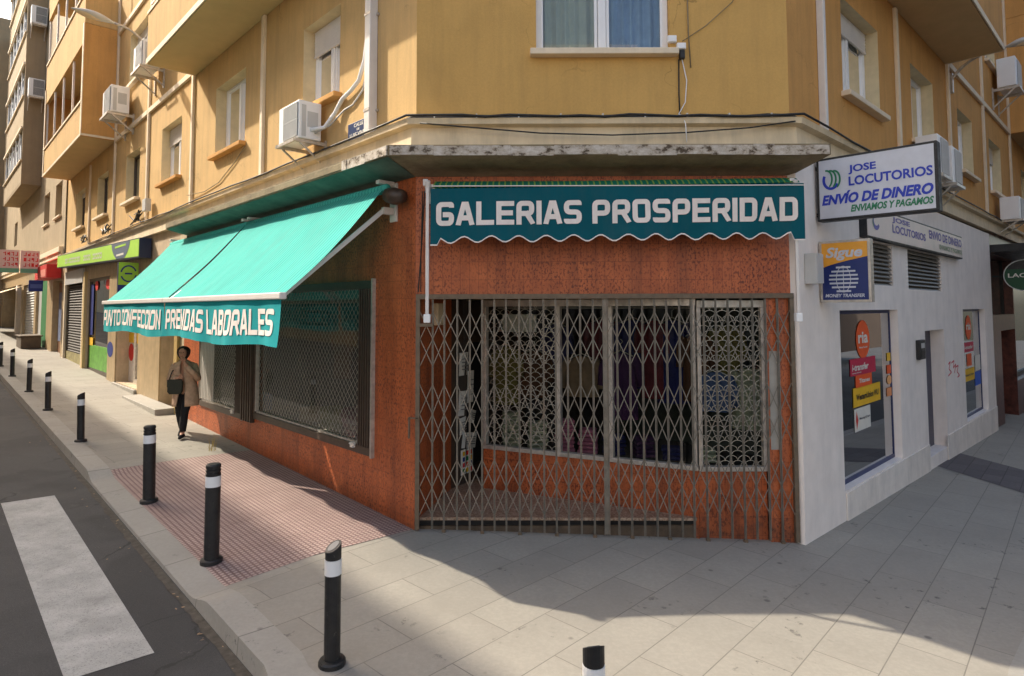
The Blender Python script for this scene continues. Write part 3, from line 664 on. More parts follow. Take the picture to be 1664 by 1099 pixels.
obj('step', MB().box(-1.99, 1.02, -.13, -.045, -.4, .13).box(-1.99, 1.02, -.1, -.06, .131, .187), plain('stained_step', hexc(92, 78, 64), .9, .3, 9, .3, dirt=.5), B, FC); obj('gap', MB().box(-1.99, 1.02, -.044, -.04, .14, .185), M['dark'], B, FC)
obj('ceiling', MB().quad(*[(x, y, 2.62) for x, y in ((-1.06, 6.99), (3., 6.99), (3., 9.6), (-1.06, 9.6))]), M['soffit'], B, I4)
FD = pframe(e1, d1); lD = (Vector(e1)-Vector(d1)).length
o = obj('door', MB().box(0, lD, -.05, -.004, 2.14, 2.6).box(lD-.09, lD, -.05, .0, FZ, 2.14).box(.1, .19, -.05, .0, FZ, 2.14).box(.19, lD-.09, -.05, .0, 2.04, 2.14).box(.19, lD-.09, -.05, .0, FZ, FZ+.2), M['brown'], B, FD)
obj('pane', MB().quad((.15, -.03, .3), (lD-.05, -.03, .3), (lD-.05, -.03, 2.1), (.15, -.03, 2.1)), M['dark'], o, FD)
def display(h0, h1, z0, z1, Fx, post, mesh):
    f = MB().box(h0, h1, -.06, .03, z0, z0+.05).box(h0, h1, -.06, .03, z1-.08, z1)
    for p in post: f.box(p-.022, p+.022, -.05, .028, z0+.051, z1-.081)
    o = obj('display_window', f, M['alu'], B, Fx, bevel=.004)
    obj('pane', MB().quad((h0, -.04, z0), (h1, -.04, z0), (h1, -.04, z1), (h0, -.04, z1)), M['shopglass'], o, Fx)
    for a, b in mesh:
        g = MB(); r = .07; row = 0; z = z0+.06       # fish-scale wire curtain
        while z < z1-.1:
            h = a + (r if row % 2 else 0)
            while h < b-r*.5:
                pts = [(min(b, max(a, h+r*math.cos(q))), .0, z+.055*math.sin(q)+.0) for q in [math.pi*k/5 for k in range(6)]]
                for i in range(5): g.beam(pts[i], pts[i+1], .005, .004)
                h += 2*r
            z += .055; row += 1
        obj('grille', g, M['wire'], o, Fx)
    return o
display(0, lS, .72, 2.6, FS, (.03, .97, 1.62, lS-.03), [(1.65, lS-.05)])
display(-2.8, -2.05, .705, 2.58, FC @ T((0, -.07, 0)), (-2.78, -2.07), [(-2.76, -2.09)])
# room behind the corner displays: back wall, ends, display floor
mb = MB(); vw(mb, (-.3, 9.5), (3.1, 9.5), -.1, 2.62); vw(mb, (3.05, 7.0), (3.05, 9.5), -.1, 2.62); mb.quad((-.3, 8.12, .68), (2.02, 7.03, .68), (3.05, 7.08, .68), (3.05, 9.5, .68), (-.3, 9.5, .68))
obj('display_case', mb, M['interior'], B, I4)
obj('stone_patch', MB().box(-2.94, -2.82, -.055, .004, .95, 2.02), M['step'], B, FC)

# --- ground floor, right street: the white shop and the dark bar beyond
WW = .06
U1, U2 = -on(FR, 1462, 600, WW)[0], -on(FR, 1604, 590, WW)[0]
WH = [(-U1, -1.2, .27, 2.46, .14), (-6.4, -5.12, .02, 2.1, .24), (-U2, -8.0, .24, 2.45, .14), (-3.46, -2.5, 2.81, 3.41, .15), (-6.4, -4.26, 2.78, 3.42, .15)]
wl = wall_holes(MB(), -11.1, .03, -.9, 4.2, WH, w=WW)
wl.quad((.03, WW, -.9), (.03, -.05, -.9), (.03, -.05, 4.2), (.03, WW, 4.2)); wl.quad((-11.1, WW, -.9), (-11.1, -.05, -.9), (-11.1, -.05, 4.2), (-11.1, WW, 4.2)); wl.quad((-11.1, WW, 4.2), (.03, WW, 4.2), (.03, -.05, 4.2), (-11.1, -.05, 4.2))
obj('white_wall', wl, M['white'], B, FR)
obj('plinth', MB().box(-5.1, -1.22, WW+.001, WW+.018, -.9, .25), M['whitedirty'], B, FR, bevel=.006); obj('plinth', MB().box(-11.09, -6.32, WW+.001, WW+.018, -.9, .215), M['whitedirty'], B, FR, bevel=.006)
def whitewin(a, b, z0, z1):
    y = WW-.135
    f = MB().box(-b, -b+.03, y, y+.03, z0, z1).box(-a-.03, -a, y, y+.03, z0, z1).box(-b+.03, -a-.03, y, y+.03, z0, z0+.05).box(-b+.03, -a-.03, y, y+.03, z1-.05, z1)
    o = obj('shop_window', f, col('window_navy', 30, 44, 92, .4), B, FR); obj('pane', MB().quad((-b+.03, y+.02, z0), (-a-.03, y+.02, z0), (-a-.03, y+.02, z1), (-b+.03, y+.02, z1)), M['greyglass'], o, FR); return o
whitewin(1.2, U1, .27, 2.46); whitewin(8.0, U2, .24, 2.45)
for a, b, c, d in ((2.5, 3.46, 2.81, 3.41), (4.26, 6.4, 2.78, 3.42)):
    f = MB(); n_ = 10
    for k in range(n_): z_ = c+(d-c)*k/n_; f.quad((-b+.01, WW-.01, z_), (-a-.01, WW-.01, z_), (-a-.01, WW-.07, z_+.062), (-b+.01, WW-.07, z_+.062)); f.quad((-b+.01, WW-.01, z_), (-a-.01, WW-.01, z_), (-a-.01, WW-.015, z_-.012), (-b+.01, WW-.015, z_-.012))
    o = obj('louvre_vent', f, M['gate'], B, FR); obj('backing', MB().quad((-b, WW-.13, c), (-a, WW-.13, c), (-a, WW-.13, d), (-b, WW-.13, d)), M['dark'], o, FR)
o = obj('shop_door', MB().box(-6.39, -5.13, -.2, -.15, -.1, 2.09), col('navy_door', 28, 34, 66, .4), B, FR); obj('handle', MB().tube([(-5.4, -.15, .9), (-5.4, -.1, .9), (-5.4, -.1, 1.2), (-5.4, -.15, 1.2)], .012, 6), M['alu'], o, FR)
# interior of the white shop: a grey floor, counter and back wall seen through the tinted glass
obj('shop_room', MB().box(-11, -.6, -3.6, -3.5, -.4, 2.8).box(-11, -.6, -3.5, -.3, -.4, .1).box(-11, -.6, -3.5, -.3, 2.7, 2.8).box(-11.05, -11, -3.5, -.26, -.4, 2.8).box(-.6, -.55, -3.5, -.26, -.4, 2.8), col('grey_green_room', 92, 98, 90, .8), B, FR)
obj('shop_room', MB().box(11.95, 19.2, -3.1, -3., .1, 3.8).box(11.95, 19.2, -3., -.36, .1, .2).box(11.95, 19.2, -3., -.36, 3.6, 3.7).box(11.9, 11.95, -3, -.36, .1, 3.8).box(19.2, 19.25, -3, -.2, .1, 3.8), col('dim_shop_room', 92, 90, 84, .8), B, FL)
obj('hallway', MB().box(8.7, 10.2, -1.5, -1.4, .1, 3.2).box(8.7, 8.75, -1.4, -.5, .1, 3.2).box(10.15, 10.2, -1.4, -.5, .1, 3.2), M['dark'], B, FL)
obj('counter', MB().box(-3.6, -.8, -2.6, -2.2, .1, 1.2), col('shop_counter', 120, 34, 40), B, FR)
# dark bar
bw = wall_holes(MB(), -26, -11.11, -1.2, 4.262, [(-14.6, -12.5, -.5, 1.9, .5), (-26, -14.65, .5, 3.6, .3), (-14.55, -11.4, 2.3, 3.75, .3)], w=.0)
obj('bar_wall', bw, col('dark_stone', 92, 48, 40, .35, .6), B, FR)
o = obj('bar_door', MB().box(-14.6, -12.5, -.5, -.44, -.5, 1.9), M['black'], B, FR)
mb = MB()
for k in range(4): mb.box(-14.5, -12.6, -.439, -.42, -.4+.58*k, -.36+.58*k)
obj('panel', mb, col('door_rail', 52, 40, 36), o, FR)
o = obj('bar_window', MB().box(-14.56, -14.5, -.26, -.2, 2.3, 3.75).box(-11.46, -11.4, -.26, -.2, 2.3, 3.75).box(-26, -14.66, -.28, -.2, .5, .6), M['black'], B, FR)
obj('pane', MB().quad((-26, -.24, .5), (-14.65, -.24, .5), (-14.65, -.24, 3.6), (-26, -.24, 3.6)).quad((-14.5, -.24, 2.3), (-11.4, -.24, 2.3), (-11.4, -.24, 3.75), (-14.5, -.24, 3.75)), M['greyglass'], o, FR)
obj('bar_room', MB().quad((-26, -1.2, -1), (-11.2, -1.2, -1), (-11.2, -1.2, 4.2), (-26, -1.2, 4.2)), col('bar_dim_wall', 130, 50, 40, .6, .7), B, FR)
obj('canopy', MB().box(-26, -11.2, .002, .95, 3.78, 3.95).box(-26, -11.2, .96, 1.0, 3.62, 4.0), M['black'], B, FR)

# ------------------------------------------------------------------ neighbours
N2 = thing('beige_apartment_building', 'tall beige apartment block with projecting window bays farther along the left street', 'building', T(CL + dL*TE))
nz = 21.6
h2 = [(a, a+1.7, 6.3+3.1*k, 7.7+3.1*k) for k in range(3) for a in (24.7, 28.1)] + [(32.2, 39, 8.9+3.1*k, 11+3.1*k) for k in range(3)] + [(41, 42.6, 6.3+3.1*k, 7.7+3.1*k) for k in range(3)]
s2 = [(24.2, 26.6, .5, 3.7, .3), (28.3, 31.9, .5, 3.9, .2), (32.6, 37.2, .6, 3.8, .2), (38.2, 49, .6, 3.9, .8)]
obj('wall', wall_holes(MB(), TE+.001, 50, 4.6, nz, h2, w=.05), M['stucco_beige'], N2, FL)
obj('shop_wall', wall_holes(MB(), TE+.001, 50, -.2, 4.6, s2, w=.0), M['marble'], N2, FL)
mb = MB().box(TE+.001, 50, -12, -1.6, nz-.3, nz).box(TE+.003, TE+.2, -12, -.01, TOP, nz-.31).box(49.8, 50, -12, -.01, -.2, nz-.31); obj('roof', mb, M['stucco_tan'], N2, FL)
obj('cornice', MB().box(TE+.15, 49.9, .051, .2, 4.75, 4.95).box(TE+.15, 49.9, .051, .14, 4.55, 4.75), M['trim'], N2, FL)
for a, b, c, d in h2[:6]: window(FL, N2, a, b, c, d, shut=.3, glass='greyglass', fm='brown', sillout=.14)
for k in range(3): window(FL, N2, 32.2, 39, 8.9+3.1*k, 11+3.1*k, panes=4, sill=False, glass='greyglass')
o = obj('bay', MB().box(31.2, 31.35, .06, .82, 8.4, nz).box(40, 40.15, .06, .82, 8.4, nz).box(31.36, 39.99, .06, .8, 8.4, 8.55), M['stucco_tan'], N2, FL)
p = MB(); e = MB(); g = MB(); f = MB()
for k in range(4):
    z_ = 8.56+3.1*k; p.box(31.36, 39.99, .7, .8, z_, z_+.95); e.box(31.3, 40.05, .68, .88, z_+.96, z_+1.03)
    p.box(31.36, 39.99, .7, .8, z_+2.6, z_+3.09); g.quad((31.36, .72, z_+1.03), (39.99, .72, z_+1.03), (39.99, .72, z_+2.6), (31.36, .72, z_+2.6))
    for i in range(6): c = 31.5+8.3*i/5; obj('post', MB().box(c-.05, c+.05, .73, .79, z_+1.04, z_+2.59), M['pvc'], o, FL)
    e.box(31.3, 40.05, .83, .9, z_+2.5, z_+2.6)
obj('parapet', p, M['stucco_beige'], o, FL); obj('edge', e, M['trim'], o, FL); obj('pane', g, M['greyglass'], o, FL)
o = obj('door', MB().box(24.3, 26.5, -.29, -.2, .5, 3.6), col('graffiti_door', 132, 92, 62, .6, .35), N2, FL); obj('panel', MB().box(24.5, 25.3, -.199, -.18, .6, 1.6).box(25.5, 26.3, -.199, -.18, 1.2, 3.2), col('scrawl', 108, 120, 150, .6, .5), o, FL)
obj('shop_door', MB().box(28.35, 30.4, -.19, -.05, .5, 3.8), GREEN, N2, FL, label='green painted shop front door'); obj('pane', MB().box(30.45, 31.85, -.15, -.1, .7, 3.7), M['pvcgrey'], N2, FL)
mb = MB()
for k in range(24): z_ = .6+3.2*k/24; mb.quad((32.6, -.15, z_), (37.2, -.15, z_), (37.2, -.1, z_+.066), (32.6, -.1, z_+.066)).quad((32.6, -.1, z_+.066), (37.2, -.1, z_+.066), (37.2, -.15, z_+.133), (32.6, -.15, z_+.133))
obj('roller_shutter', mb, M['pvcgrey'], N2, FL); obj('shop_room', MB().quad((38.2, -.78, .5), (49, -.78, .5), (49, -.78, 4), (38.2, -.78, 4)), M['dark'], N2, FL)
obj('column', MB().box(40.2, 40.9, -.4, .02, .6, 3.9), M['white'], N2, FL)
N3 = thing('end_apartment_building', 'pale tan apartment block at the far end of the left street', 'building', T(CL + dL*50))
obj('wall', wall_holes(MB(), 50.01, 72, -.2, 23, [(a, a+1.8, 5.6+3.1*k, 7.2+3.1*k) for k in range(5) for a in (52, 56, 60, 65)], w=1.2), M['stucco_tan'], N3, FL)
obj('roof', MB().box(50.01, 72, -10, 1.19, 22.7, 22.98).box(50.005, 50.2, -10, 1.19, -.2, 22.69), M['stucco_tan'], N3, FL)
for k in range(3):
    for a in (52, 56): window(FL @ T((0, 1.2, 0)), N3, a, a+1.8, 5.6+3.1*k, 7.2+3.1*k, shut=.2, glass='greyglass')
# across the left street: the block whose roof keeps the road in shade
def facade(b, Mx, h0, h1, top, wall, deep, z0=4.2, step=3.6):
    hs = []; h = h0+1.2
    while h+1.6 < h1: hs += [(h, h+1.5, z0+1.1+3.1*k, z0+2.6+3.1*k) for k in range(int((top-z0-2)/3.1))]; h += step
    obj('wall', wall_holes(MB(), h0, h1, -.4, top, hs), M[wall], b, Mx)
    obj('roof', MB().box(h0, h1, -deep, -.01, top-.2, top-.01).box(h0, h0+.2, -deep, -.01, -.4, top-.21).box(h1-.2, h1, -deep, -.01, -.4, top-.21), M['stucco_tan'], b, Mx)
    fr = MB(); pn = MB()
    for a, c, d, e in hs:
        fr.box(a, a+.06, -.2, -.14, d, e).box(c-.06, c, -.2, -.14, d, e).box((a+c)/2-.04, (a+c)/2+.04, -.2, -.14, d, e).box(a+.06, c-.06, -.2, -.14, e-.35, e); pn.quad((a, -.17, d), (c, -.17, d), (c, -.17, e), (a, -.17, e))
    w_ = obj('window', fr, M['pvc'], b, Mx); obj('pane', pn, M['greyglass'], w_, Mx)
FO = frame(CL + nL*10.6, -dL, -nL)
b = thing('opposite_apartment_building', 'long cream apartment block across the left street, facing the corner shop', 'building', FO)
facade(b, FO, -125, -3, 17.75, 'stucco_beige', 10)
FO2 = frame(CR + nR*11.5, dR, -nR)
b = thing('facing_apartment_building', 'unseen apartment block across the right street facing the white shop, darkened to dim its reflection', 'building', FO2)
facade(b, FO2, 3, 50, 16.5, 'darkened_facade', 10)
FO3 = frame(Vector((0, -15, 0)), Vector((1, 0, 0)), Vector((0, 1, 0)))
b = thing('white_corner_building', 'white apartment block on the far corner of the crossing, reflected in the panes', 'building', FO3)
facade(b, FO3, -14, 6, 15, 'white', 8)

# ------------------------------------------------------------------ lettering
GL = {'G': [[(1, .82), (1, 1), (0, 1), (0, 0), (1, 0), (1, .46), (.52, .46)]], 'A': [[(0, 0), (.4, 1), (.6, 1), (1, 0)], [(.22, .27), (.78, .27)]], 'L': [[(0, 1), (0, 0), (1, 0)]],
      'E': [[(1, 1), (0, 1), (0, 0), (1, 0)], [(.02, .5), (.9, .5)]], 'R': [[(0, 0), (0, 1), (1, 1), (1, .46), (.05, .46)], [(.62, .44), (1, 0)]], 'I': [[(0, 0), (0, 1)]],
      'S': [[(1, .86), (1, 1), (0, 1), (0, .5), (1, .5), (1, 0), (0, 0), (0, .14)]], 'P': [[(0, 0), (0, 1), (1, 1), (1, .42), (.05, .42)]], 'O': [[(.5, 1), (0, 1), (0, 0), (1, 0), (1, 1), (.49, 1)]],
      'D': [[(.3, 0), (0, 0), (0, 1), (.3, 1)], [(.22, 1), (1, 1), (1, 0), (.22, 0)]], 'N': [[(0, 0), (0, 1)], [(0, 1), (1, 0)], [(1, 0), (1, 1)]], 'B': [[(.3, 0), (0, 0), (0, 1), (.3, 1)], [(.22, 1), (.93, 1), (.93, .52), (.1, .52)], [(.6, .5), (1, .5), (1, 0), (.22, 0)]],
      'U': [[(0, 1), (0, 0), (1, 0), (1, 1)]], 'T': [[(0, 1), (1, 1)], [(.5, .95), (.5, 0)]], 'C': [[(1, .8), (1, 1), (0, 1), (0, 0), (1, 0), (1, .2)]], 'F': [[(0, 0), (0, 1), (1, 1)], [(.02, .5), (.85, .5)]]}
SHARP = set('ALENTFI')
def rounded(pts, r, sharp):
    out = [pts[0]]
    for i in range(1, len(pts)-1):
        p, a, b = Vector(pts[i]), Vector(pts[i-1]), Vector(pts[i+1]); da, db = a-p, b-p; q = min(r, da.length*.49, db.length*.49)
        if sharp: out.append(tuple(p)); continue
        da.normalize(); db.normalize()
        for k in range(5):
            f = k/4; out.append(tuple((p+da*q)*(1-f)**2 + p*2*f*(1-f) + (p+db*q)*f*f))
    return out + [pts[-1]]
def stroke_text(text, x0, x1, z0, z1, th, mp, shear=0., thz=None):
    """blocky signwriter's capitals between x0..x1, drawn as mitred ribbons; mp(x, z, k) puts a point on the cloth"""
    thz = thz or th; wd = {'I': .0, ' ': .45}; gap = .34
    units = sum(wd.get(c, 1) for c in text) + 0; n = len(text); Hh = z1-z0
    # solve the letter body width so that the row fills x0..x1
    nl = [c for c in text]; tot_gap = 0; bw = None
    k1 = sum(1 for c in nl if c not in 'I '); kI = nl.count('I'); kS = nl.count(' ')
    g = th*.42; bw = ((x1-x0) - n*g - (k1+kI)*th - kS*th*1.2)/k1
    mb = MB(); x = x0
    for ch in text:
        if ch == ' ': x += th*1.2+g; continue
        w_ = 0 if ch == 'I' else bw
        for si, st in enumerate(GL[ch]):
            P = [(x+th/2+px*w_, z0+thz/2+pz*(Hh-thz)) for px, pz in st]
            P = rounded(P, th*.8, ch in SHARP or (ch in 'DB' and si == 0))
            if ch in 'AN': pass
            m = len(P); L = []; R = []
            for i in range(m):
                p = Vector(P[i]); a = Vector(P[max(i-1, 0)]); b = Vector(P[min(i+1, m-1)])
                d1 = (p-a).normalized() if i else (b-p).normalized(); d2 = (b-p).normalized() if i < m-1 else d1
                n1, n2 = Vector((-d1.y, d1.x)), Vector((-d2.y, d2.x)); nn = (n1+n2); nn = nn/max(.5, (1+n1.dot(n2)))
                e = th*.36 if ch == 'N' and si == 1 else th/2
                pp = p + (d1*th/2 if (i == m-1 and not (ch in 'ODSC') and not (ch == 'N' and si == 1)) else Vector((0, 0))) - (d2*th/2 if (i == 0 and not (ch in 'ODSCG') and not (ch == 'N' and si == 1)) else Vector((0, 0)))
                if ch in 'AN' and si == 0: 
                    pp.y = min(max(pp.y, z0), z1)
                L.append(pp+nn*e); R.append(pp-nn*e)
            cl = lambda q: (q.x, min(max(q.y, z0), z1))
            for i in range(m-1):
                a, b, c, d = cl(L[i]), cl(L[i+1]), cl(R[i+1]), cl(R[i]); parts = max(1, int((Vector(P[i+1])-Vector(P[i])).length/.09))
                for q in range(parts):
                    f0, f1 = q/parts, (q+1)/parts; lp = lambda u, v, f: (u[0]+(v[0]-u[0])*f, u[1]+(v[1]-u[1])*f)
                    mb.quad(*[mp(*(lambda t: (t[0]+shear*(t[1]-z0), t[1]))(t_), si) for t_ in (lp(a, b, f0), lp(a, b, f1), lp(d, c, f1), lp(d, c, f0))])
        x += w_+th+g
    return mb
def txt(body, x0, x1, z0, z1, bold=.02, shear=0., mp=None):
    cu = bpy.data.curves.new('lettering', 'FONT'); cu.body = body; cu.offset = bold; cu.shear = shear; cu.resolution_u = 3
    o = bpy.data.objects.new('tmp', cu); me = bpy.data.meshes.new_from_object(o); bpy.data.objects.remove(o); bpy.data.curves.remove(cu)
    v = [p.co.copy() for p in me.vertices]; xs = [p.x for p in v]; ys = [p.y for p in v]; a, b, c, d = min(xs), max(xs), min(ys), max(ys)
    mb = MB(); mb.v = [mp(x0+(x1-x0)*(p.x-a)/(b-a), z0+(z1-z0)*(p.y-c)/(d-c)) for p in v]; mb.f = [tuple(q.vertices) for q in me.polygons]
    bpy.data.meshes.remove(me); return mb

# ------------------------------------------------------------------ awnings
def awning(label, t0, t1, text, lx):
    th = thing('awning', label, 'awning', FL @ T(((t0+t1)/2, .1, 3.9)), 'teal awnings over the left shop windows')
    A, Bq = (.2, 3.87), (1.35, 2.635)
    def fab(h, f): return (h, A[0]+(Bq[0]-A[0])*f, A[1]+(Bq[1]-A[1])*f-.045*math.sin(math.pi*f)*(1+.25*math.sin(h*1.7+t0))+.006*math.sin(h*6.1+f*5)+.004*math.sin(h*13-f*9)*f)
    obj('fabric', MB().grid(fab, np.linspace(t0+.03, t1-.03, 90), np.linspace(0, 1, 20)), M['teal'], th, FL, smooth=True)
    def vw_(h, z): f = (2.6-z)/.5; return 1.365 + f*(.028*math.sin(h*4.3+t0)+.012*math.sin(h*11+1.7*f)+.02*f)
    skew = lambda h: -.0*h
    obj('valance', MB().grid(lambda h, z: (h, vw_(h, z), z+(2.6-z)*.05*math.sin(h*2.1)), np.linspace(t0+.04, t1-.02, 70), np.linspace(2.6, 2.1, 9)), M['tealval'], th, FL, smooth=True)
    x0, x1, z0, z1 = lx
    obj('lettering', stroke_text(text, x0, x1, z0, z1, .056, lambda x, z, k: (t1-x, vw_(t1-x, z)+.006+.002*k, z+(2.6-z)*.05*math.sin((t1-x)*2.1)), .0, .066), M['letter'], th, FL)
    obj('front_bar', MB().box(t0, t1, 1.325, 1.4, 2.595, 2.665), M['paintalu'], th, FL, bevel=.012)
    obj('roller', MB().tube([(t0+.02, .17, 3.86), (t1-.02, .17, 3.86)], .055, 10), M['teal'], th, FL, smooth=True)
    for h in (t0+.12, t1-.12):
        obj('arm', MB().beam((h, .16, 3.62), (h, 1.33, 2.625), .05, .03, (1, 0, 0)), M['paintalu'], th, FL, bevel=.006)
        obj('bracket', MB().box(h-.07, h+.07, .003, .03, 3.5, 3.95).box(h-.035, h+.035, .03, .24, 3.92, 3.965).box(h-.03, h+.03, .03, .17, 3.58, 3.66), M['paintalu'], th, FL, bevel=.006)
    return th
aw = awning('sunlit teal awning lettered PRENDAS LABORALES, nearer the corner', .3, 4.46, 'PRENDAS LABORALES', (.1, 4.0, 2.2, 2.5))
obj('cap', MB().tube([(.05, .13, 3.74), (.17, .16, 3.75), (.3, .17, 3.78)], [.07, .1, .085], 9), M['brown'], aw, FL, smooth=True)
awning('sunlit teal awning lettered PUNTO CONFECCION, farther down the street', 4.47, 8.75, 'PUNTO CONFECCION', (.1, 4.14, 2.2, 2.5))
th = thing('awning', 'rolled-up dark teal awning lettered GALERIAS PROSPERIDAD above the scissor gate', 'awning', FC @ T((-1.1, .1, 3.9)))
x0, x1 = -.85, 3.06
def vz(h): return .033*math.sin(h*2*math.pi/.285)
def gv(h, z): f = (3.78-z)/.58; return .43+.012*math.sin(h*3.3+.4)*f+.02*math.sin(h*7.7)*f*f + .03*f*f*math.sin(h*1.3+2)
def tilt(h): return .012*(-h-1.1)
hs = np.linspace(-x1, -x0, 110)
obj('valance', MB().grid(lambda h, f: (h, gv(h, 3.78-.55*f), 3.775+tilt(h)-f*(.545+(vz(h) if -2.93 < h < .75 else .05))), hs, np.linspace(0, 1, 10)), M['tealdark'], th, FC, smooth=True)
tb = MB()
for a, b in zip(hs[:-1], hs[1:]):
    za, zb = [3.775+tilt(h)-(.545+(vz(h) if -2.93 < h < .75 else .05)) for h in (a, b)]; tb.quad((a, gv(a, za)+.004, za+.008), (b, gv(b, zb)+.004, zb+.008), (b, gv(b, zb)+.004, zb-.006), (a, gv(a, za)+.004, za-.006))
tb.box(-x1, -x0, .425, .44, 3.773, 3.782)
obj('piping', tb, M['letter'], th, FC)
obj('lettering', stroke_text('GALERIAS PROSPERIDAD', -.79, 3.01, 3.38, 3.63, .054, lambda x, z, k: (-x, gv(-x, z)+.007+.002*k, z+tilt(-x)), 0, .05), M['letter'], th, FC)
obj('fabric', MB().grid(lambda h, f: (h, .26+.165*f, 3.865-.08*f*f+tilt(h)), np.linspace(-x1+.04, -x0-.02, 40), np.linspace(0, 1, 6)), M['greenstripe'], th, FC, smooth=True)
obj('roller', MB().tube([(-x1+.03, .22, 3.82), (-x0-.02, .22, 3.82)], .05, 12), M['greenstripe'], th, FC, smooth=True)
for h in (.885, -2.98):
    o = obj('arm', MB().box(h-.017, h+.017, .38, .41, 2.44, 3.8), M['paintalu'], th, FC, bevel=.004)
    obj('end_block', MB().box(h-.035, h+.035, .362, .425, 2.35, 2.44), M['pvc'], o, FC, bevel=.008)
    obj('bracket', MB().box(h-.03, h+.05, .003, .03, 3.66, 3.88).box(h-.0, h+.05, .03, .4, 3.79, 3.86).tube([(h, .41, 3.84), (h, .36, 3.72)], .03, 8), M['paintalu'], th, FC, bevel=.005)
obj('crank_rod', MB().tube([(.93, .3, 3.75), (1.0, .1, 3.0), (1.03, .06, 2.68)], .008, 6).tube([(.95, .3, 3.75), (.99, .12, 3.2), (1.0, .07, 2.68)], .006, 6), M['black'], th, FC)

# ------------------------------------------------------------------ scissor gate
g = thing('scissor_gate', 'closed brown steel scissor gate across the corner shop entrance', 'gate', FC @ T((-1.0, .03, 0)))
def gz(h): return zg(-h, D)
GH0, GH1 = -3.09, 1.055
obj('top_rail', MB().box(GH0, GH1, .004, .06, 2.6, 2.655), M['gatedark'], g, FC, bevel=.004)
obj('side_post', MB().box(GH1-.045, GH1, .005, .055, gz(GH1)+.02, 2.6), M['gatedark'], g, FC); obj('side_post', MB().box(GH0, GH0+.045, .005, .055, gz(GH0)+.02, 2.6), M['gatedark'], g, FC)
nb = 30; sp = (GH1-GH0-.09)/nb; bars = [GH0+.045+sp*k for k in range(nb+1)]
for k, h in enumerate(bars[1:-1]):
    h = h + random.uniform(-.006, .006); bars[k+1] = h
    wd = .03 if k == 14 else .0095
    mb = MB().box(h-wd, h-wd+.006, .018, .042, gz(h)+.03, 2.6).box(h+wd-.006, h+wd, .018, .042, gz(h)+.03, 2.6).box(h-wd+.0065, h+wd-.0065, .018, .024, gz(h)+.03, 2.6)
    obj('bar', mb, M['gate'], g, FC)
for zt, zb in ((2.46, 1.87), (1.67, 1.03), (.86, .27)):
    mb = MB()
    for i in range(nb):
        a, b = bars[i], bars[i+1]; zm = (zt+zb)/2; sg = -.02*(a+1.)*0
        for p, q in ((zt, zm), (zm, zb)):
            mb.beam((a, .03, p), (b, .03, q), .009, .004); mb.beam((a, .036, q), (b, .036, p), .009, .004)
        for zz in (zt, zm, zb): mb.tube([(a, .042, zz), (a, .05, zz)], .008, 6)
    obj('lattice', mb, M['gate'], g, FC)
mb = MB()
for k in range(0, 28, 3): h = bars[k+1]; mb.box(h-.02, h+.02, .01, .05, gz(h)-.01, gz(h)+.03)
obj('foot_block', mb, M['gatedark'], g, FC)
obj('latch', MB().box(.86, 1.04, .06, .075, 2.3, 2.335).box(1.03, 1.045, .056, .1, 1.3, 1.32).box(1.03, 1.12, .09, .1, 1.31, 1.325).box(1.11, 1.125, .05, .1, 1.1, 1.325), M['gatedark'], g, FC)

# ------------------------------------------------------------------ signs
def FPR(u): return frame(CR + dR*u, -nR, -dR)       # faces the crossing, stands out from the right wall
def FPL(t): return frame(CL + dL*t, nL, -dL)        # same for the left wall (h = distance from the wall)
Fs = FPR(.5)
s = thing('projecting_sign', 'large white box sign with black frame standing out over the white shop corner', 'sign', Fs @ T((-.7, 0, 3.48)))
hL, hR, zb, zt = -.09, -1.28, 3.485, 4.215
obj('casing', MB().box(hR, hL, -.15, -.004, zb, zt), M['black'], s, Fs, bevel=.008)
obj('face_panel', MB().box(hR+.028, hL-.028, -.003, .0, zb+.028, zt-.028), SIGNWHITE, s, Fs)
fx = lambda f: hL+(hR-hL)*f; fz = lambda f: zt+(zb-zt)*f
mpS = lambda d: (lambda x, z: (x, d, z))
SB = col('sign_blue', 26, 54, 176, .4); SG = col('sign_green', 24, 120, 84, .4)
def line(body, a, b, c, d, m, bold=.02, shear=0., parent=s, Fr=Fs, dd=.003): obj('lettering', txt(body, fx(a), fx(b), fz(d), fz(c), bold, shear, mpS(dd)), m, parent, Fr)
line('JOSE', .29, .525, .17, .315, SB, .03); line('LOCUTORIOS', .29, .965, .345, .49, SB, .03)
line('ENVÍO DE DINERO', .045, .965, .555, .755, SB, .045, .25); line('ENVIAMOS Y PAGAMOS', .30, .965, .785, .895, SG, .04, .25)
lb = MB(); cx, cz, r_ = fx(.135), fz(.36), .1
lb.ring((cx, cz), .105, .125, .03, .003, R_(-70), R_(110)*-1-R_(90)) if 0 else lb.ring((cx, cz), .095, .115, .03, .003, R_(150), R_(330))
obj('logo', lb, SB, s, Fs)
lg = MB()
for k in range(3): lg.ring((cx+.05-.042*k, cz+.012-.006*k), .07, .11, .02, .004+.001*k, R_(-62), R_(100))
obj('logo', lg, SG, s, Fs)
obj('bracket', MB().box(-.09, .0, -.1, -.06, 3.55, 3.59).box(-.09, .0, -.1, -.06, 4.1, 4.14), M['black'], s, Fs)
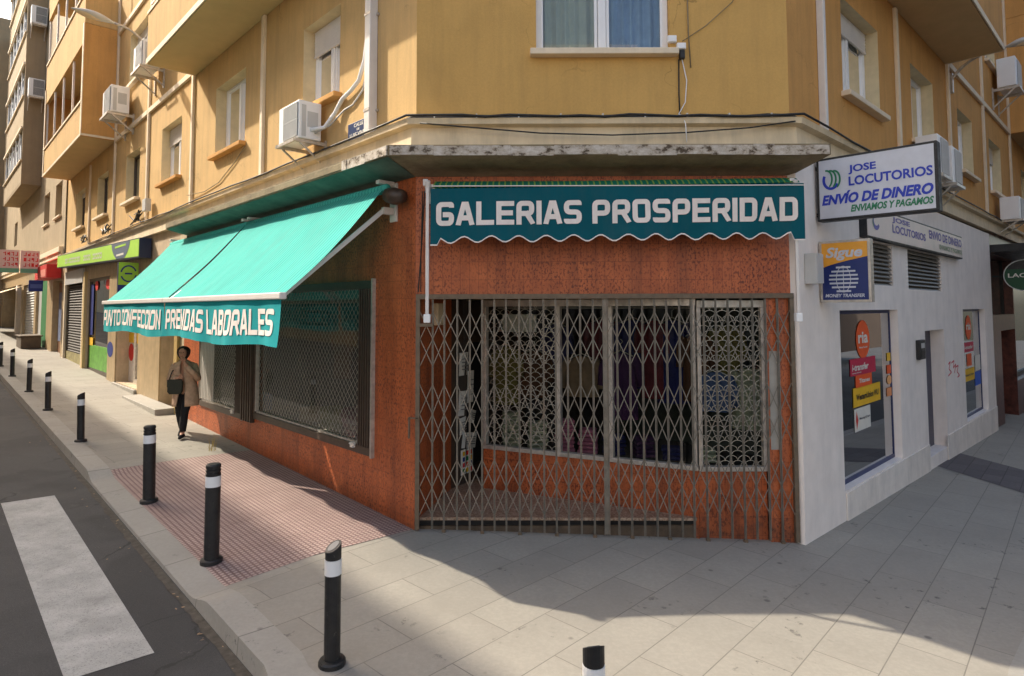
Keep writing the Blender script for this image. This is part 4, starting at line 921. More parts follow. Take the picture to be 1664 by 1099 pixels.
# small blue and orange sign below it
Fs2 = FPR(.55)
s2_ = thing('projecting_sign', 'small blue and orange box sign with a white globe, below the large white sign', 'sign', Fs2 @ T((-.37, 0, 2.55)))
hL, hR, zb, zt = -.075, -.61, 2.555, 3.26
obj('casing', MB().box(hR, hL, -.12, -.004, zb, zt), M['alu'], s2_, Fs2, bevel=.006)
obj('face_panel', MB().box(hR+.025, hL-.03, -.003, .0, zb+.028, zt-.028), col('deep_blue', 22, 44, 108, .35), s2_, Fs2)
ob = MB(); n_ = 16; X0, X1 = hR+.025, hL-.03
for k in range(n_):
    a, b = X1+(X0-X1)*k/n_, X1+(X0-X1)*(k+1)/n_; za, zc = [fz(.45)+ .12*(q/n_)**.7 for q in (k, k+1)]; ob.quad((a, .002, za), (a, .002, zt-.028), (b, .002, zt-.028), (b, .002, zc))
obj('orange_panel', ob, col('sign_orange', 236, 164, 58, .4), s2_, Fs2)
obj('lettering', txt('Sigue', fx(.14), fx(.86), fz(.33), fz(.11), .03, .2, mpS(.004)), SIGNWHITE, s2_, Fs2)
obj('lettering', txt('MONEY TRANSFER', fx(.11), fx(.88), fz(.92), fz(.865), .03, .2, mpS(.003)), SIGNWHITE, s2_, Fs2)
gbm = MB(); cx, cz = fx(.48), fz(.63)
for k in range(7):
    v = -.135+.27*k/6; hw = .155*math.sqrt(max(0, 1-(v/.155)**2)); n_ = 10
    for i in range(n_): a, b = -hw+2*hw*i/n_, -hw+2*hw*(i+1)/n_; gbm.quad((cx+a, .003, cz+v-.011), (cx+b, .003, cz+v-.011), (cx+b, .003, cz+v+.009), (cx+a, .003, cz+v+.009))
for q in (-.075, 0, .075): gbm.ring((cx, cz), abs(q)+.003 if q else .004, .15, .007, .005, R_(-90) if q <= 0 else R_(90), R_(90) if q <= 0 else R_(270), 16)
obj('logo', gbm, SIGNWHITE, s2_, Fs2)
obj('bracket', MB().box(-.075, .0, -.09, -.05, 2.65, 2.69).box(-.075, .0, -.09, -.05, 3.1, 3.14), M['alu'], s2_, Fs2)
# flat box sign along the white wall
s3 = thing('wall_sign', 'long worn pale box sign with faded blue letters, flat above the louvre vents', 'sign', FR @ T((-4.9, WW, 3.4)))
hL, hR, zb, zt = -2.02, -7.7, 3.425, 3.86
obj('casing', MB().box(hR, hL, WW+.002, .15, zb, zt), M['black'], s3, FR, bevel=.006)
t = NT('faded_sign_face'); c = t.ramp(t.noise(2.4, 6, .75), [(.3, hexc(236, 216, 206)), (.6, hexc(220, 206, 196)), (.75, hexc(196, 186, 178))]); M['signfade'] = t.out(c, .4)
obj('face_panel', MB().box(hR+.03, hL-.03, .151, .154, zb+.025, zt-.025), M['signfade'], s3, FR)
FB = col('faded_blue', 104, 96, 168, .5, .2); FG = col('faded_green', 140, 160, 128, .5, .2)
w3 = mpS(.157)
for body, a, b, c, d, m in (('JOSE', .2, .36, .12, .34, FB), ('LOCUTORIOS', .2, .52, .38, .66, FB), ('ENVIO DE DINERO', .56, .985, .16, .5, FB), ('ENVIAMOS Y PAGAMOS', .68, .985, .62, .82, FG)):
    obj('lettering', txt(body, fx(a), fx(b), fz(d), fz(c), .03, 0, w3), m, s3, FR)
lb = MB(); lb.ring((fx(.07), fz(.42)), .16, .13, .06, .157, R_(150), R_(330)); obj('logo', lb, FB, s3, FR); lb = MB(); lb.ring((fx(.06), fz(.42)), .1, .12, .03, .158, R_(105), R_(235)); obj('logo', lb, SG, s3, FR)
# oval sign of the bar
Fo = FPR(11.6)
s4 = thing('oval_sign', 'dark green oval sign standing out from the dark bar at the right edge', 'sign', Fo @ T((-.6, 0, 3.2)))
oc, rx, rz = (-.62, 3.23), .4, .37
cas = MB(); n_ = 40
cas.hexa([(oc[0]+rx*math.cos(2*math.pi*k/n_), -.12, oc[1]+rz*math.sin(2*math.pi*k/n_)) for k in range(n_)], [(oc[0]+rx*math.cos(2*math.pi*k/n_), 0, oc[1]+rz*math.sin(2*math.pi*k/n_)) for k in range(n_)])
obj('casing', cas, M['pvcgrey'], s4, Fo); obj('face_panel', MB().disc(oc, rx-.02, rz-.02, .003), col('bottle_green', 12, 74, 44, .3), s4, Fo)
obj('top_panel', MB().quad(*[(oc[0]+(rx-.03)*math.cos(a), .006, oc[1]+(rz-.03)*math.sin(a)) for a in np.linspace(R_(25), R_(155), 16)]), M['black'], s4, Fo)
obj('lettering', txt('LACER', oc[0]+.31, oc[0]-.24, oc[1]-.05, oc[1]+.05, .02, 0, mpS(.007)), PAPER, s4, Fo)
obj('bracket', MB().box(-.25, .0, -.08, -.04, 3.2, 3.24), M['black'], s4, Fo)
# green sign on the left street, following the slope of the street
s5 = thing('wall_sign', 'long lime green box sign with a grey shield, sloping with the street on the left', 'sign', FL @ T((17, .05, 3.8)))
t0, t1 = 10.95, 23.4
def slo(t_): return .028*(t_-t0)
def slab_(mb, a, b, w0, w1, z0, z1): return mb.hexa([(a, w0, z0+slo(a)), (b, w0, z0+slo(b)), (b, w1, z0+slo(b)), (a, w1, z0+slo(a))], [(a, w0, z1+slo(a)), (b, w0, z1+slo(b)), (b, w1, z1+slo(b)), (a, w1, z1+slo(a))])
obj('casing', slab_(MB(), t0, t1, .04, .29, 3.72, 4.19), col('sign_navy', 20, 40, 72, .4), s5, FL)
obj('face_panel', slab_(MB(), t0+.05, t1-.05, .291, .297, 3.75, 4.165), LIME, s5, FL)
sh = MB(); c_ = 12.9; pts = [(-1.05, .41), (1.05, .41), (.95, .25), (.72, .1), (.45, .0), (-.45, .0), (-.72, .1), (-.95, .25)]
sh.quad(*[(c_-x, .301, 3.755+z+slo(c_-x)) for x, z in pts]); obj('shield', sh, col('sign_slate', 88, 104, 128, .4), s5, FL)
pl = MB(); rr = random.Random(5); h = 15.2
while h < 21.6:
    wd = rr.uniform(.16, .34)
    if rr.random() > .14:
        a, b = h, h+wd*.8; pl.quad((a, .302, 3.84+slo(a)), (a, .302, 4.02+slo(a)), (a+.06, .302, 4.02+slo(a)), (a+.06, .302, 3.84+slo(a))).quad((a+.061, .302, 3.84+slo(a)), (a+.061, .302, 3.89+slo(a)), (b, .302, 3.89+slo(b)), (b, .302, 3.84+slo(b))).quad((a+.061, .302, 3.96+slo(a)), (a+.061, .302, 4.01+slo(a)), (b, .302, 4.01+slo(b)), (b, .302, 3.96+slo(b)))
    h += wd
obj('lettering', pl, col('faded_letter', 206, 214, 190, .5), s5, FL)
mb = MB().box(12.3, 13.5, .302, .305, 4.05+slo(12.9), 4.1+slo(12.9)); obj('lettering', mb, LIME, s5, FL); obj('lettering', MB().box(12.5, 13.3, .302, .305, 3.83+slo(12.9), 3.88+slo(12.9)), PAPER, s5, FL)
Fq = FPL(12.)
s6 = thing('projecting_sign', 'square lime green sign with a dark blue ring, standing out below the long green sign', 'sign', Fq @ T((.25, 0, 3.1)))
obj('casing', MB().box(.06, .5, -.12, -.004, 2.82, 3.66), col('sign_navy', 20, 40, 72, .4), s6, Fq)
obj('face_panel', MB().box(.065, .495, -.003, 0, 3.1, 3.655), LIME, s6, Fq); obj('blue_panel', MB().box(.065, .495, -.003, 0, 2.825, 3.095), NAVY, s6, Fq)
lb = MB(); lb.ring((.28, 3.38), .18, .21, .035, .003, R_(20), R_(170)); lb.ring((.28, 3.38), .18, .21, .035, .003, R_(200), R_(350)); lb.box(.2, .36, .002, .004, 3.36, 3.4); obj('logo', lb, NAVY, s6, Fq)
Fq = FPL(27.)
s7 = thing('projecting_sign', 'pale pink sign with rows of red letters and green base far along the left street', 'sign', Fq @ T((1.1, 0, 4.1)))
for a, b in ((.45, 1.08), (1.12, 1.8)):
    o = obj('panel', MB().box(a, b, -.12, 0, 4.02, 4.95), col('pale_pink', 226, 196, 190, .6), s7, Fq); obj('base_panel', MB().box(a, b, .001, .006, 4.02, 4.2), col('mint', 110, 170, 140, .6), o, Fq)
    rr = random.Random(int(a*10)); lt = MB()
    for z_ in (4.28, 4.5, 4.72):
        x = a+.05
        while x < b-.12: lt.box(x, x+.03, .001, .006, z_, z_+.15).box(x+.031, x+.09, .001, .006, z_+.06*rr.randint(0, 2), z_+.03+.06*rr.randint(0, 2)+.001); x += .13
    obj('lettering', lt, RED, o, Fq)
s8 = thing('box_sign', 'red box sign over the graffiti covered door far along the left street', 'sign', FL @ T((26, .1, 3.9)))
obj('casing', MB().box(24.4, 27.9, .02, .5, 3.75, 4.28), RED, s8, FL, bevel=.01); obj('face_panel', MB().box(24.6, 26., .501, .51, 3.8, 4.1), col('salmon', 230, 140, 124), s8, FL)
Fq = FPL(25.2)
s9 = thing('projecting_sign', 'small dark blue sign hanging under the red box sign', 'sign', Fq @ T((.7, 0, 3.3)))
obj('casing', MB().box(.5, .95, -.1, 0, 3.22, 3.66), NAVY, s9, Fq, bevel=.01); obj('face_panel', MB().box(.54, .91, .001, .006, 3.34, 3.5), col('slate_text', 80, 96, 160), s9, Fq)
th = thing('far_awning', 'folding cream shop awning, leftmost on the left street', 'awning', FL @ T((42, .1, 3.7)))
obj('fabric', MB().grid(lambda h, f: (h, .1+1.5*f, 3.75-.6*f), np.linspace(36, 46, 6), np.linspace(0, 1, 4)), M['cream'], th, FL, solid=.02)
obj('arm', MB().beam((36.3, .05, 3.0), (36.3, 1.5, 3.1), .05, .05), M['paintalu'], th, FL); obj('arm', MB().beam((45.7, .05, 3.0), (45.7, 1.5, 3.1), .05, .05), M['paintalu'], th, FL)
# street name plate
pz = thing('street_plate', 'blue enamel street name plate reading CALLE DE LUIS VIVES', 'street sign', FL @ T((1.265, .01, 4.66)))
obj('plate', MB().box(1.0, 1.53, .002, .016, 4.665, 4.885), BLUE, pz, FL, bevel=.004)
mpl = lambda x, z: (1.53-x, .019, z)
for body, a, b, c, d in (('CALLE', .16, .39, 4.815, 4.862), ('DE', .235, .3, 4.765, 4.795), ('LUIS VIVES', .06, .48, 4.69, 4.745)): obj('lettering', txt(body, a, b, c, d, .02, 0, mpl), PAPER, pz, FL)

# ------------------------------------------------------------------ air conditioners
def make_ac(label, Mx, group='air conditioners on the facades'):
    a = thing('air_conditioner', label, 'air conditioner', Mx, group)
    obj('casing', MB().box(-.38, .38, .1, .42, .03, .56), M['pvc'], a, bevel=.012)
    g_ = MB().box(-.35, .17, .4205, .426, .06, .53); o = obj('fan_recess', g_, col('fan_shadow', 92, 94, 98, .5), a)
    s_ = MB()
    for k in range(15): x = -.345+.036*k; s_.box(x, x+.012, .427, .436, .065, .525)
    for z_ in (.06, .29, .52): s_.box(-.35, .17, .4265, .434, z_, z_+.012)
    obj('grille', s_, M['pvcgrey'], o)
    obj('side_panel', MB().box(-.3835, -.381, .15, .3, .2, .42).box(-.386, -.3836, .24, .29, .3, .33).box(-.385, -.381, .32, .38, .06, .5), M['pvcgrey'], a)
    b_ = MB()
    for h in (-.33, .33): b_.box(h-.02, h+.02, .02, .47, -.02, .028).box(h-.02, h+.02, .002, .03, -.35, .06); b_.beam((h, .03, -.3), (h, .38, -.02), .025, .025, (1, 0, 0))
    b_.box(-.37, .37, .44, .47, -.018, .022)
    obj('bracket', b_, M['alu'], a); return a
ac = make_ac('white air conditioner beside the blue street plate, nearest the corner on the left wall', FL @ T((2.43, 0, 4.74)) @ Matrix.Diagonal((.84, 1, .97, 1)))
pg = thing('refrigerant_pipe', 'white lagged pipe curving from an air conditioner up to the downpipe', 'pipe', FL @ T((2.05, .1, 5)))
obj('pipe', MB().tube([(2.12, .25, 4.9), (1.98, .12, 4.93), (1.8, .06, 5.1), (1.62, .05, 5.25), (1.4, .05, 5.3), (1.2, .05, 5.38), (1.06, .05, 5.6), (1.0, .05, 5.9), (.985, .05, 8.5)], .028, 8), M['pvc'], pg, FL, smooth=True)
obj('cable', MB().tube([(2.1, .2, 4.86), (1.9, .08, 4.95), (1.6, .03, 5.1), (1.4, .02, 5.12), (1.15, .02, 5.25), (1.05, .02, 5.5)], .012, 6), M['pvcgrey'], pg, FL, smooth=True)
S = lambda k: Matrix.Diagonal((k, k, k, 1))
copy_tree(ac, FL @ T((13.7, 0, 7.66)) @ S(1.35), 'white air conditioner tucked against the orange end of the left bay')
copy_tree(ac, FL @ T((10.75, 0, 8.1)) @ S(1.15), 'air conditioner hanging on brackets beside the street lamp arm')
F31 = FPL(31.2); hh, zz_ = on(F31, 76, 50); copy_tree(ac, F31 @ T((.42, 0, zz_)) @ Matrix.Diagonal((.8, 1.3, 1.6, 1)), 'small air conditioner on the tan side of the far bay, upper of two')
hh, zz_ = on(F31, 67, 165); copy_tree(ac, F31 @ T((.42, 0, zz_)) @ Matrix.Diagonal((.8, 1.3, 1.6, 1)), 'small air conditioner on the tan side of the far bay, lower of two')
copy_tree(ac, FR @ T((-5.12, 0, 4.62)) @ Matrix.Diagonal((.9, 1, 1.2, 1)), 'white air conditioner half hidden behind the large white sign, first of a pair')
copy_tree(ac, FR @ T((-6.1, 0, 4.6)) @ Matrix.Diagonal((.9, 1, 1.2, 1)), 'white air conditioner behind the large white sign, second of a pair')
copy_tree(ac, FR @ T((-12.7, 0, 4.6)) @ Matrix.Diagonal((1.15, 1.2, 1.05, 1)), 'air conditioner low on the right wall above the dark bar')
hh, zz_ = on(FR, 1640, 150, .3); copy_tree(ac, FR @ T((hh, 0, zz_)) @ Matrix.Diagonal((1.2, 1.2, 1.4, 1)), 'air conditioner high on the right wall under the orange bay')
# ------------------------------------------------------------------ street lamps
def lamp(label, Fq, pw, pm, p0, p1, hs=.13, outw=1):
    a, b, c, d = [on(Fq, *q) for q in (pw, pm, p0, p1)]
    l = thing('street_lamp', label, 'street lamp', Fq @ T((a[0], 0, a[1])))
    P = [Vector((x, 0, z)) for x, z in (a, b, c, d)]
    pts = []
    for i in range(13):
        f = i/12; pts.append(P[0]*(1-f)**2 + (P[1]*1.0)*2*f*(1-f) + P[2]*f*f)
    obj('arm', MB().tube(pts, .028, 8), M['alu'], l, Fq, smooth=True)
    ax = (P[3]-P[2]); ln = ax.length; u = ax.normalized(); v = Vector((-u.z, 0, u.x)); v = v if v.z > 0 else -v
    mb = MB(); n_ = 14; prof = []
    def hd(i, k):
        f = i/n_; r = hs*math.sin(math.pi*min(1, f*.92+.06))**.6*(.55+.45*math.sin(math.pi*f)); a_ = 2*math.pi*k/16
        return P[2]+u*ln*f + v*(r*.62*math.cos(a_)*(1 if math.cos(a_) > 0 else .55)) + Vector((0, r*math.sin(a_), 0))
    mb.grid(hd, range(n_+1), range(17)); obj('head', mb, M['pvcgrey'], l, Fq, smooth=True)
    mb = MB(); mb.grid(lambda i, k: P[2]+u*ln*(.3+.6*i/8) - v*(.05+.03*math.sin(math.pi*i/8))*math.sin(math.pi*k/6) *1.0 + Vector((0, hs*.8*math.cos(math.pi*k/6)*math.sin(math.pi*(.12+.76*i/8)), 0)), range(9), range(7)); obj('diffuser', mb, M['cream'], l, Fq, smooth=True)
    obj('bracket', MB().box(a[0]-.04, a[0]+.04, -.05, .05, a[1]-.25, a[1]+.15), M['alu'], l, Fq, bevel=.008); return l
lamp('grey street lamp with long flat head on a curved wall arm over the left street', FPL(11.3), (246, 88), (225, 48), (186, 38), (115, 13), .17)
lamp('grey street lamp under the right balcony, cut by the edge of the picture', FPR(7.95), (1545, 132), (1570, 90), (1634, 77), (1690, 60), .13)
# ------------------------------------------------------------------ cables along the ledge, boxes
def cable(label, offs, z, sag, r, mat, t_end, u_end, seed, n=2):
    rr = random.Random(seed); pts = []
    base = []
    if t_end: base += [(CL + dL*(t_end*(1-i/24.)), nL) for i in range(24)]
    bis = lambda a: (a+Vector((0, -1, 0)))/(1-a.y)
    base += [(CL, bis(nL))] + [(CL.lerp(CR, i/16), Vector((0, -1, 0))) for i in range(1, 16)] + [(CR, bis(nR))]
    if u_end: base += [(CR + dR*(u_end*(i/16.)), nR) for i in range(1, 17)]
    base_ = []
    for i, (p, n_) in enumerate(base):
        q = p + n_*(offs+rr.uniform(-.008, .008)); base_.append((q.x, q.y, z+rr.uniform(-sag, sag)))
    c = obj('cable', MB().tube(base_, r, 6), mat, None, I4, smooth=True); return tag(c, label, 'cable')
cable('thick black cable bundle clipped along the wall over the ledge', .03, 4.635, .012, .022, M['black'], 10, 10, 1)
cable('second black cable of the bundle, slightly lower on the wall', .045, 4.615, .014, .015, M['black'], 10.2, 10.2, 8)
cable('thin ochre painted cable just under the black bundle', .025, 4.6+.002, .004, .009, M['stucco_orange'], 9, 9, 2)
cable('black cable lying on top of the concrete ledge band', .185, 4.6, .012, .014, M['black'], 18, 12, 3)
c = obj('cable', MB().tube([(-3.1, .19, 4.53), (-2.6, .185, 4.46), (-1.9, .18, 4.41), (-1.1, .178, 4.385), (-.3, .178, 4.41), (.4, .185, 4.47), (1.0, .19, 4.52)], .009, 6), M['black'], None, FC, smooth=True); tag(c, 'thin black cable sagging in front of the cream band over the corner shop', 'cable')
c = obj('cable', MB().tube([(-1.885, .02, 5.29), (-1.88, .02, 4.9), (-1.885, .025, 4.66)], .008, 6), M['black'], None, FC, smooth=True); tag(c, 'dark vertical cable dropping from the small boxes beside the corner window', 'cable')
c = obj('cable', MB().tube([(-1.92, .02, 5.3), (-1.97, .02, 5.05), (-1.95, .02, 4.8), (-1.87, .03, 4.66), (-1.89, .12, 4.62), (-1.9, .19, 4.5), (-1.91, .19, 4.3)], .006, 6), M['pvc'], None, FC, smooth=True); tag(c, 'thin white cable hanging loosely over the ledge beside the dark one', 'cable')
c = obj('cable', MB().tube([(-1.99, .015, 6.6), (-2.0, .015, 5.6), (-2.02, .015, 5.2)], .007, 6), M['concrete'], None, FC, smooth=True); tag(c, 'long thin cable ending loose on the wall right of the small boxes', 'cable')
c = obj('cable', MB().tube([(-1.93, .02, 5.5), (-2.2, .02, 5.68), (-2.5, .02, 5.95), (-2.75, .02, 6.4), (-2.8, .02, 6.9)], .005, 6), M['concrete'], None, FC, smooth=True); tag(c, 'thin pale cable rising in a curve right of the corner window', 'cable')
c = obj('cable', MB().tube([(8.2, .06, 4.85), (7.2, .02, 4.8), (6.4, .02, 4.86), (5.6, .02, 5.1), (5.1, .02, 5.3)], .008, 6), M['concrete'], None, FL, smooth=True); tag(c, 'thin cable drooping under a window sill on the left wall', 'cable')
def jbox(label, Mx, a, b, c_, d, z0, z1, m): 
    t_ = thing('junction_box', label, 'junction box', Mx @ T(((a+b)/2, c_, z0))); obj('casing', MB().box(a, b, c_, d, z0, z1), M[m], t_, Mx, bevel=.008); obj('lid', MB().box(a+.008, b-.008, d+.001, d+.008, z0+.008, z1-.008), M[m], t_, Mx); return t_
jbox('white junction box right beside the corner window frame, upper of two', FC, -1.86, -1.76, .002, .05, 5.48, 5.56, 'pvc')
jbox('white junction box beside the corner window, lower of two', FC, -1.96, -1.86, .002, .06, 5.395, 5.47, 'pvc')
jbox('black connector block under the white junction boxes', FC, -1.95, -1.89, .002, .05, 5.29, 5.39, 'black')
jbox('grey box on the left wall moulding above the ledge', FL, 11.0, 11.3, .06, .18, 4.85, 5.15, 'pvcgrey')
jbox('grey electric box at the corner of the white wall, left of the blue sign', FR, -.34, -.14, WW+.002, WW+.13, 2.76, 3.1, 'pvcgrey')
jbox('cream electric box on the tiled wall behind the top left of the gate', F1, .45, .7, .002, .06, 2.3, 2.56, 'cream')
rr = random.Random(11)
for t_, z_, lb in ((12.2, 4.66, 'tangle of dark cables on the ledge, nearest of three'), (15.8, 4.7, 'tangle of dark cables on the ledge, above the grey shield'), (19.2, 4.72, 'tangle of dark cables on the ledge, farthest of three')):
    mb = MB()
    for k in range(4): mb.tube([(t_+rr.uniform(-.5, .5), .1+rr.uniform(-.04, .06), z_+rr.uniform(0, .3)) for _ in range(7)], .014, 5)
    tag(obj('cable_tangle', mb, M['black'], None, FL, smooth=True), lb, 'cables')
ic = thing('intercom', 'dark grey intercom with small screen beside the white shop door', 'intercom', FR @ T((-4.7, WW, 1.66)))
obj('casing', MB().box(-4.86, -4.52, WW+.002, WW+.06, 1.66, 1.97), M['black'], ic, FR, bevel=.01); obj('screen', MB().box(-4.8, -4.6, WW+.061, WW+.064, 1.84, 1.92), M['pvcgrey'], ic, FR); obj('keypad', MB().box(-4.78, -4.62, WW+.061, WW+.064, 1.7, 1.8), col('keypad_grey', 60, 56, 54), ic, FR)
gm = MB()
for pts in ([(1541, 592), (1544, 588), (1542, 600), (1546, 605), (1541, 611)], [(1546, 590), (1550, 586), (1549, 598), (1553, 592), (1551, 606)], [(1552, 597), (1557, 594), (1555, 604), (1559, 610), (1556, 613)]):
    P = [on(FR, *q, WW) for q in pts]
    for a, b in zip(P[:-1], P[1:]): gm.beam((a[0], WW+.002, a[1]), (b[0], WW+.002, b[1]), .025, .002)
obj('graffiti', gm, col('spray_red', 206, 72, 84, .7), B, FR)

# ------------------------------------------------------------------ stickers in the white shop's windows
SY = WW-.108
def sticker(label, x0, x1, y0, y1, mat, kind='rect', words_=(), name='sticker', Mx=FR, wq=SY):
    a, zt = on(Mx, x0, y0, wq); _, zb = on(Mx, x0, y1, wq); b, _ = on(Mx, x1, (y0+y1)/2, wq); a, b = max(a, b), min(a, b)
    s = thing(name, label, 'sticker', Mx @ T(((a+b)/2, wq, zb)), 'stickers in the shop windows')
    f = MB()
    if kind == 'oval': f.disc(((a+b)/2, (zt+zb)/2), (a-b)/2, (zt-zb)/2, wq)
    else: f.quad((a, wq, zb), (b, wq, zb), (b, wq, zt), (a, wq, zt))
    obj('sheet', f, mat, s, Mx)
    for body, p, q, r_, t_, m, shr in words_:
        mp = lambda x, z: (a-(a-b)*x, wq+.003, zt-(zt-zb)*z)
        tb = txt(body, p, q, t_, r_, .03, shr, mp); obj('lettering', tb, m, s, Mx)
    return s
sticker('orange red oval sticker with white letters in the nearer shop window', 1390, 1413, 521, 585, ORANGE, 'oval', [('ria', .14, .86, .3, .6, PAPER, 0), ('Money Transfer', .2, .8, .68, .74, PAPER, 0)])
sticker('crimson sticker with a white ring under the orange oval', 1381, 1423, 585, 613, col('crimson', 196, 36, 72), 'rect', [('i-transfer', .06, .7, .3, .72, PAPER, .15), ('money transfer', .06, .42, .8, .9, PAPER, 0)])
sticker('small orange rectangular sticker under the crimson one', 1390, 1417, 611, 632, ORANGE, 'rect', [('Titanes', .2, .85, .3, .65, PAPER, .1)])
sticker('yellow sticker with black letters in the nearer shop window', 1386, 1431, 632, 664, YELLOW, 'rect', [('WesternUnion WU', .1, .92, .35, .68, M['black'], 0)])
s = sticker('white sheet with a small red arrow mark, lowest in the nearer window', 1388, 1415, 666, 704, PAPER, 'rect', [('MoneyGram', .3, .95, .42, .56, col('grey_print', 90, 90, 96), 0)])
a_, z_ = on(FR, 1392, 684, SY); obj('logo', MB().quad((a_+.0, SY+.003, z_+.12), (a_-.06, SY+.003, z_), (a_, SY+.003, z_-.12), (a_+.03, SY+.003, z_)), RED, s, FR)
for i, (y0, y1, m, l) in enumerate(((574, 587, YELLOW, 'tiny yellow square sticker at the window edge'), (594, 608, ORANGE, 'tiny orange triangle coloured sticker at the window edge'), (611, 626, col('peach', 236, 170, 110), 'tiny peach round sticker at the window edge'), (631, 645, col('apricot', 236, 150, 96), 'tiny apricot sticker, lowest at the window edge'))):
    sticker(l, 1441, 1449, y0, y1, m, 'oval' if i == 2 else 'rect')
sticker('tall orange sticker in the farther shop window', 1568, 1578, 513, 553, ORANGE, 'oval', [('ria', .1, .9, .3, .6, PAPER, 0)])
sticker('crimson sticker in the farther shop window', 1565, 1582, 558, 574, col('crimson', 196, 36, 72), 'rect', [('i-transfer', .1, .9, .3, .7, PAPER, .1)])
sticker('small orange sticker above the yellow one in the farther window', 1571, 1579, 576, 596, ORANGE)
sticker('yellow sticker in the farther shop window', 1565, 1584, 602, 623, YELLOW, 'rect', [('WesternUnion', .1, .9, .4, .6, M['black'], 0)])
sticker('white sticker at the right edge of the farther window', 1584, 1593, 578, 603, PAPER)
sticker('blue sticker under the white one in the farther window', 1584, 1594, 605, 628, col('sticker_blue', 40, 96, 200))
# posters of the green shop
def lsticker(label, x0, x1, y0, y1, mat, w_, kind='rect'): return sticker(label, x1, x0, y0, y1, mat, kind, (), 'poster', FL, w_)
lsticker('yellow poster in the door of the green signed shop', 207, 227, 541, 559, YELLOW, -.29); lsticker('red banner poster under the yellow one in that door', 209, 218, 559, 588, RED, -.29, 'oval')
lsticker('orange poster low in the window of the green signed shop', 139, 151, 549, 562, YELLOW, -.075); lsticker('round blue sign on the stone beside the green signed shop window', 174, 184, 556, 582, NAVY, .035, 'oval')
lsticker('red round sticker high in the window of the green signed shop', 155, 160, 454, 472, RED, -.075, 'oval')
lsticker('red oval sticker high in the green signed shop window, nearer the corner', 172, 180, 452, 470, RED, -.075, 'oval')
lsticker('dark blue price list panel in the window of the green signed shop', 141, 153, 462, 545, NAVY, -.078)
# papers on the shop door
for i, (h, z0, wd, hg, tl, l) in enumerate(((.42, 1.62, .2, .3, 0, 'white paper notice taped to the dark shop door, uppermost'), (.26, 1.25, .15, .42, 0, 'white paper notice on the dark door, right of the others'), (.44, 1.1, .2, .32, .05, 'white paper notice on the dark door, second from the top'), (.42, .86, .16, .22, -.08, 'crumpled white note in the middle of the dark door'), (.24, .98, .14, .17, .3, 'tilted white slip on the dark door by the window post'), (.3, .66, .34, .2, .15, 'wide grey paper across the lower dark door'))):
    n_ = thing('paper_notice', l, 'paper', FD @ T((h+.3, .004, z0)), 'papers taped to the shop door')
    c_, s_ = math.cos(tl), math.sin(tl)
    P = [(x*c_-z*s_, .012*math.sin(3*x+z*4), x*s_+z*c_) for x, z in ((-wd/2, 0), (wd/2, 0), (wd/2, hg), (-wd/2, hg))]
    obj('sheet', MB().quad(*P), PAPER, n_); tl_ = MB()
    for k in range(4): zz2 = hg*(.25+.15*k); tl_.quad(*[(x*c_-z*s_, .022, x*s_+z*c_) for x, z in ((-wd*.35, zz2), (wd*.3, zz2), (wd*.3, zz2+.012), (-wd*.35, zz2+.012))])
    obj('lettering', tl_, col('print_grey', 120, 118, 114), n_)
n_ = thing('poster', 'small colourful poster with rows of pictures at the foot of the dark door', 'poster', FD @ T((.36, .01, .35)))
obj('sheet', MB().quad((.5, .01, .34), (.78, .01, .34), (.78, .01, .66), (.5, .01, .66)), PAPER, n_, FD)
for k in range(12): obj('picture', MB().quad(*[(.53+.08*(k % 3)+x, .014, .36+.073*(k//3)+z) for x, z in ((0, 0), (.05, 0), (.05, .055), (0, .055))]), [RED, NAVY, YELLOW, ORANGE, GREEN][(k*7) % 5], n_, FD)

# ------------------------------------------------------------------ garments and fabric in the corner displays
def garment(label, x, y, z, mat, wd=.2, ln=.6, rot=0, cat='clothing'):
    m4 = T((x, y, z)) @ Matrix.Rotation(rot, 4, 'Z')
    g_ = thing('hanging_garment', label, cat, m4, 'clothes hanging in the corner display')
    rr = random.Random(label)
    def ring_f(i, k):
        f = i/10; a = 2*math.pi*k/18; rx = wd*(.42+.58*min(1, f*5))*(1+.12*f); ry = .07+.03*f; wob = 1+.12*math.sin(a*5+rr.random()*0+f*2)*f
        return (rx*math.cos(a), ry*math.sin(a)*wob, -.02-ln*f)
    obj('cloth', MB().grid(ring_f, range(11), range(19)), mat, g_, smooth=True)
    for s in (-1, 1): obj('sleeve', MB().tube([(s*wd*.8, 0, -.06), (s*wd*1.2, 0, -.2), (s*wd*1.3, -.01, -.42)], [.065, .06, .05], 9), mat, g_, smooth=True)
    obj('hanger', MB().tube([(-wd*.8, 0, -.05), (0, 0, .02), (wd*.8, 0, -.05)], .008, 5).tube([(0, 0, .02), (0, 0, .1), (.03, 0, .13), (.0, 0, .16)], .005, 5), M['wire'], g_)
GC = dict(red=col('garment_red', 98, 26, 34, .9, .3), navy=col('garment_navy', 24, 26, 84, .9, .3), purple=col('garment_purple', 70, 32, 74, .9, .3), pink=col('garment_pink', 196, 112, 136, .9, .3), tan=col('garment_tan', 140, 114, 90, .9, .2), olive=col('garment_olive', 126, 116, 62, .9, .3), pale=col('garment_pale', 176, 178, 150, .9, .3), brown_=col('garment_brown', 96, 60, 36, .9, .3), sky=col('garment_sky', 84, 104, 146, .9, .3))
obj('rail', MB().tube([(-.2, 8.75, 2.5), (2.9, 7.6, 2.5)], .014, 8), M['alu'], B, I4)
def onl(f, d=0): return (-.2+3.1*f, 8.75-1.15*f+d)
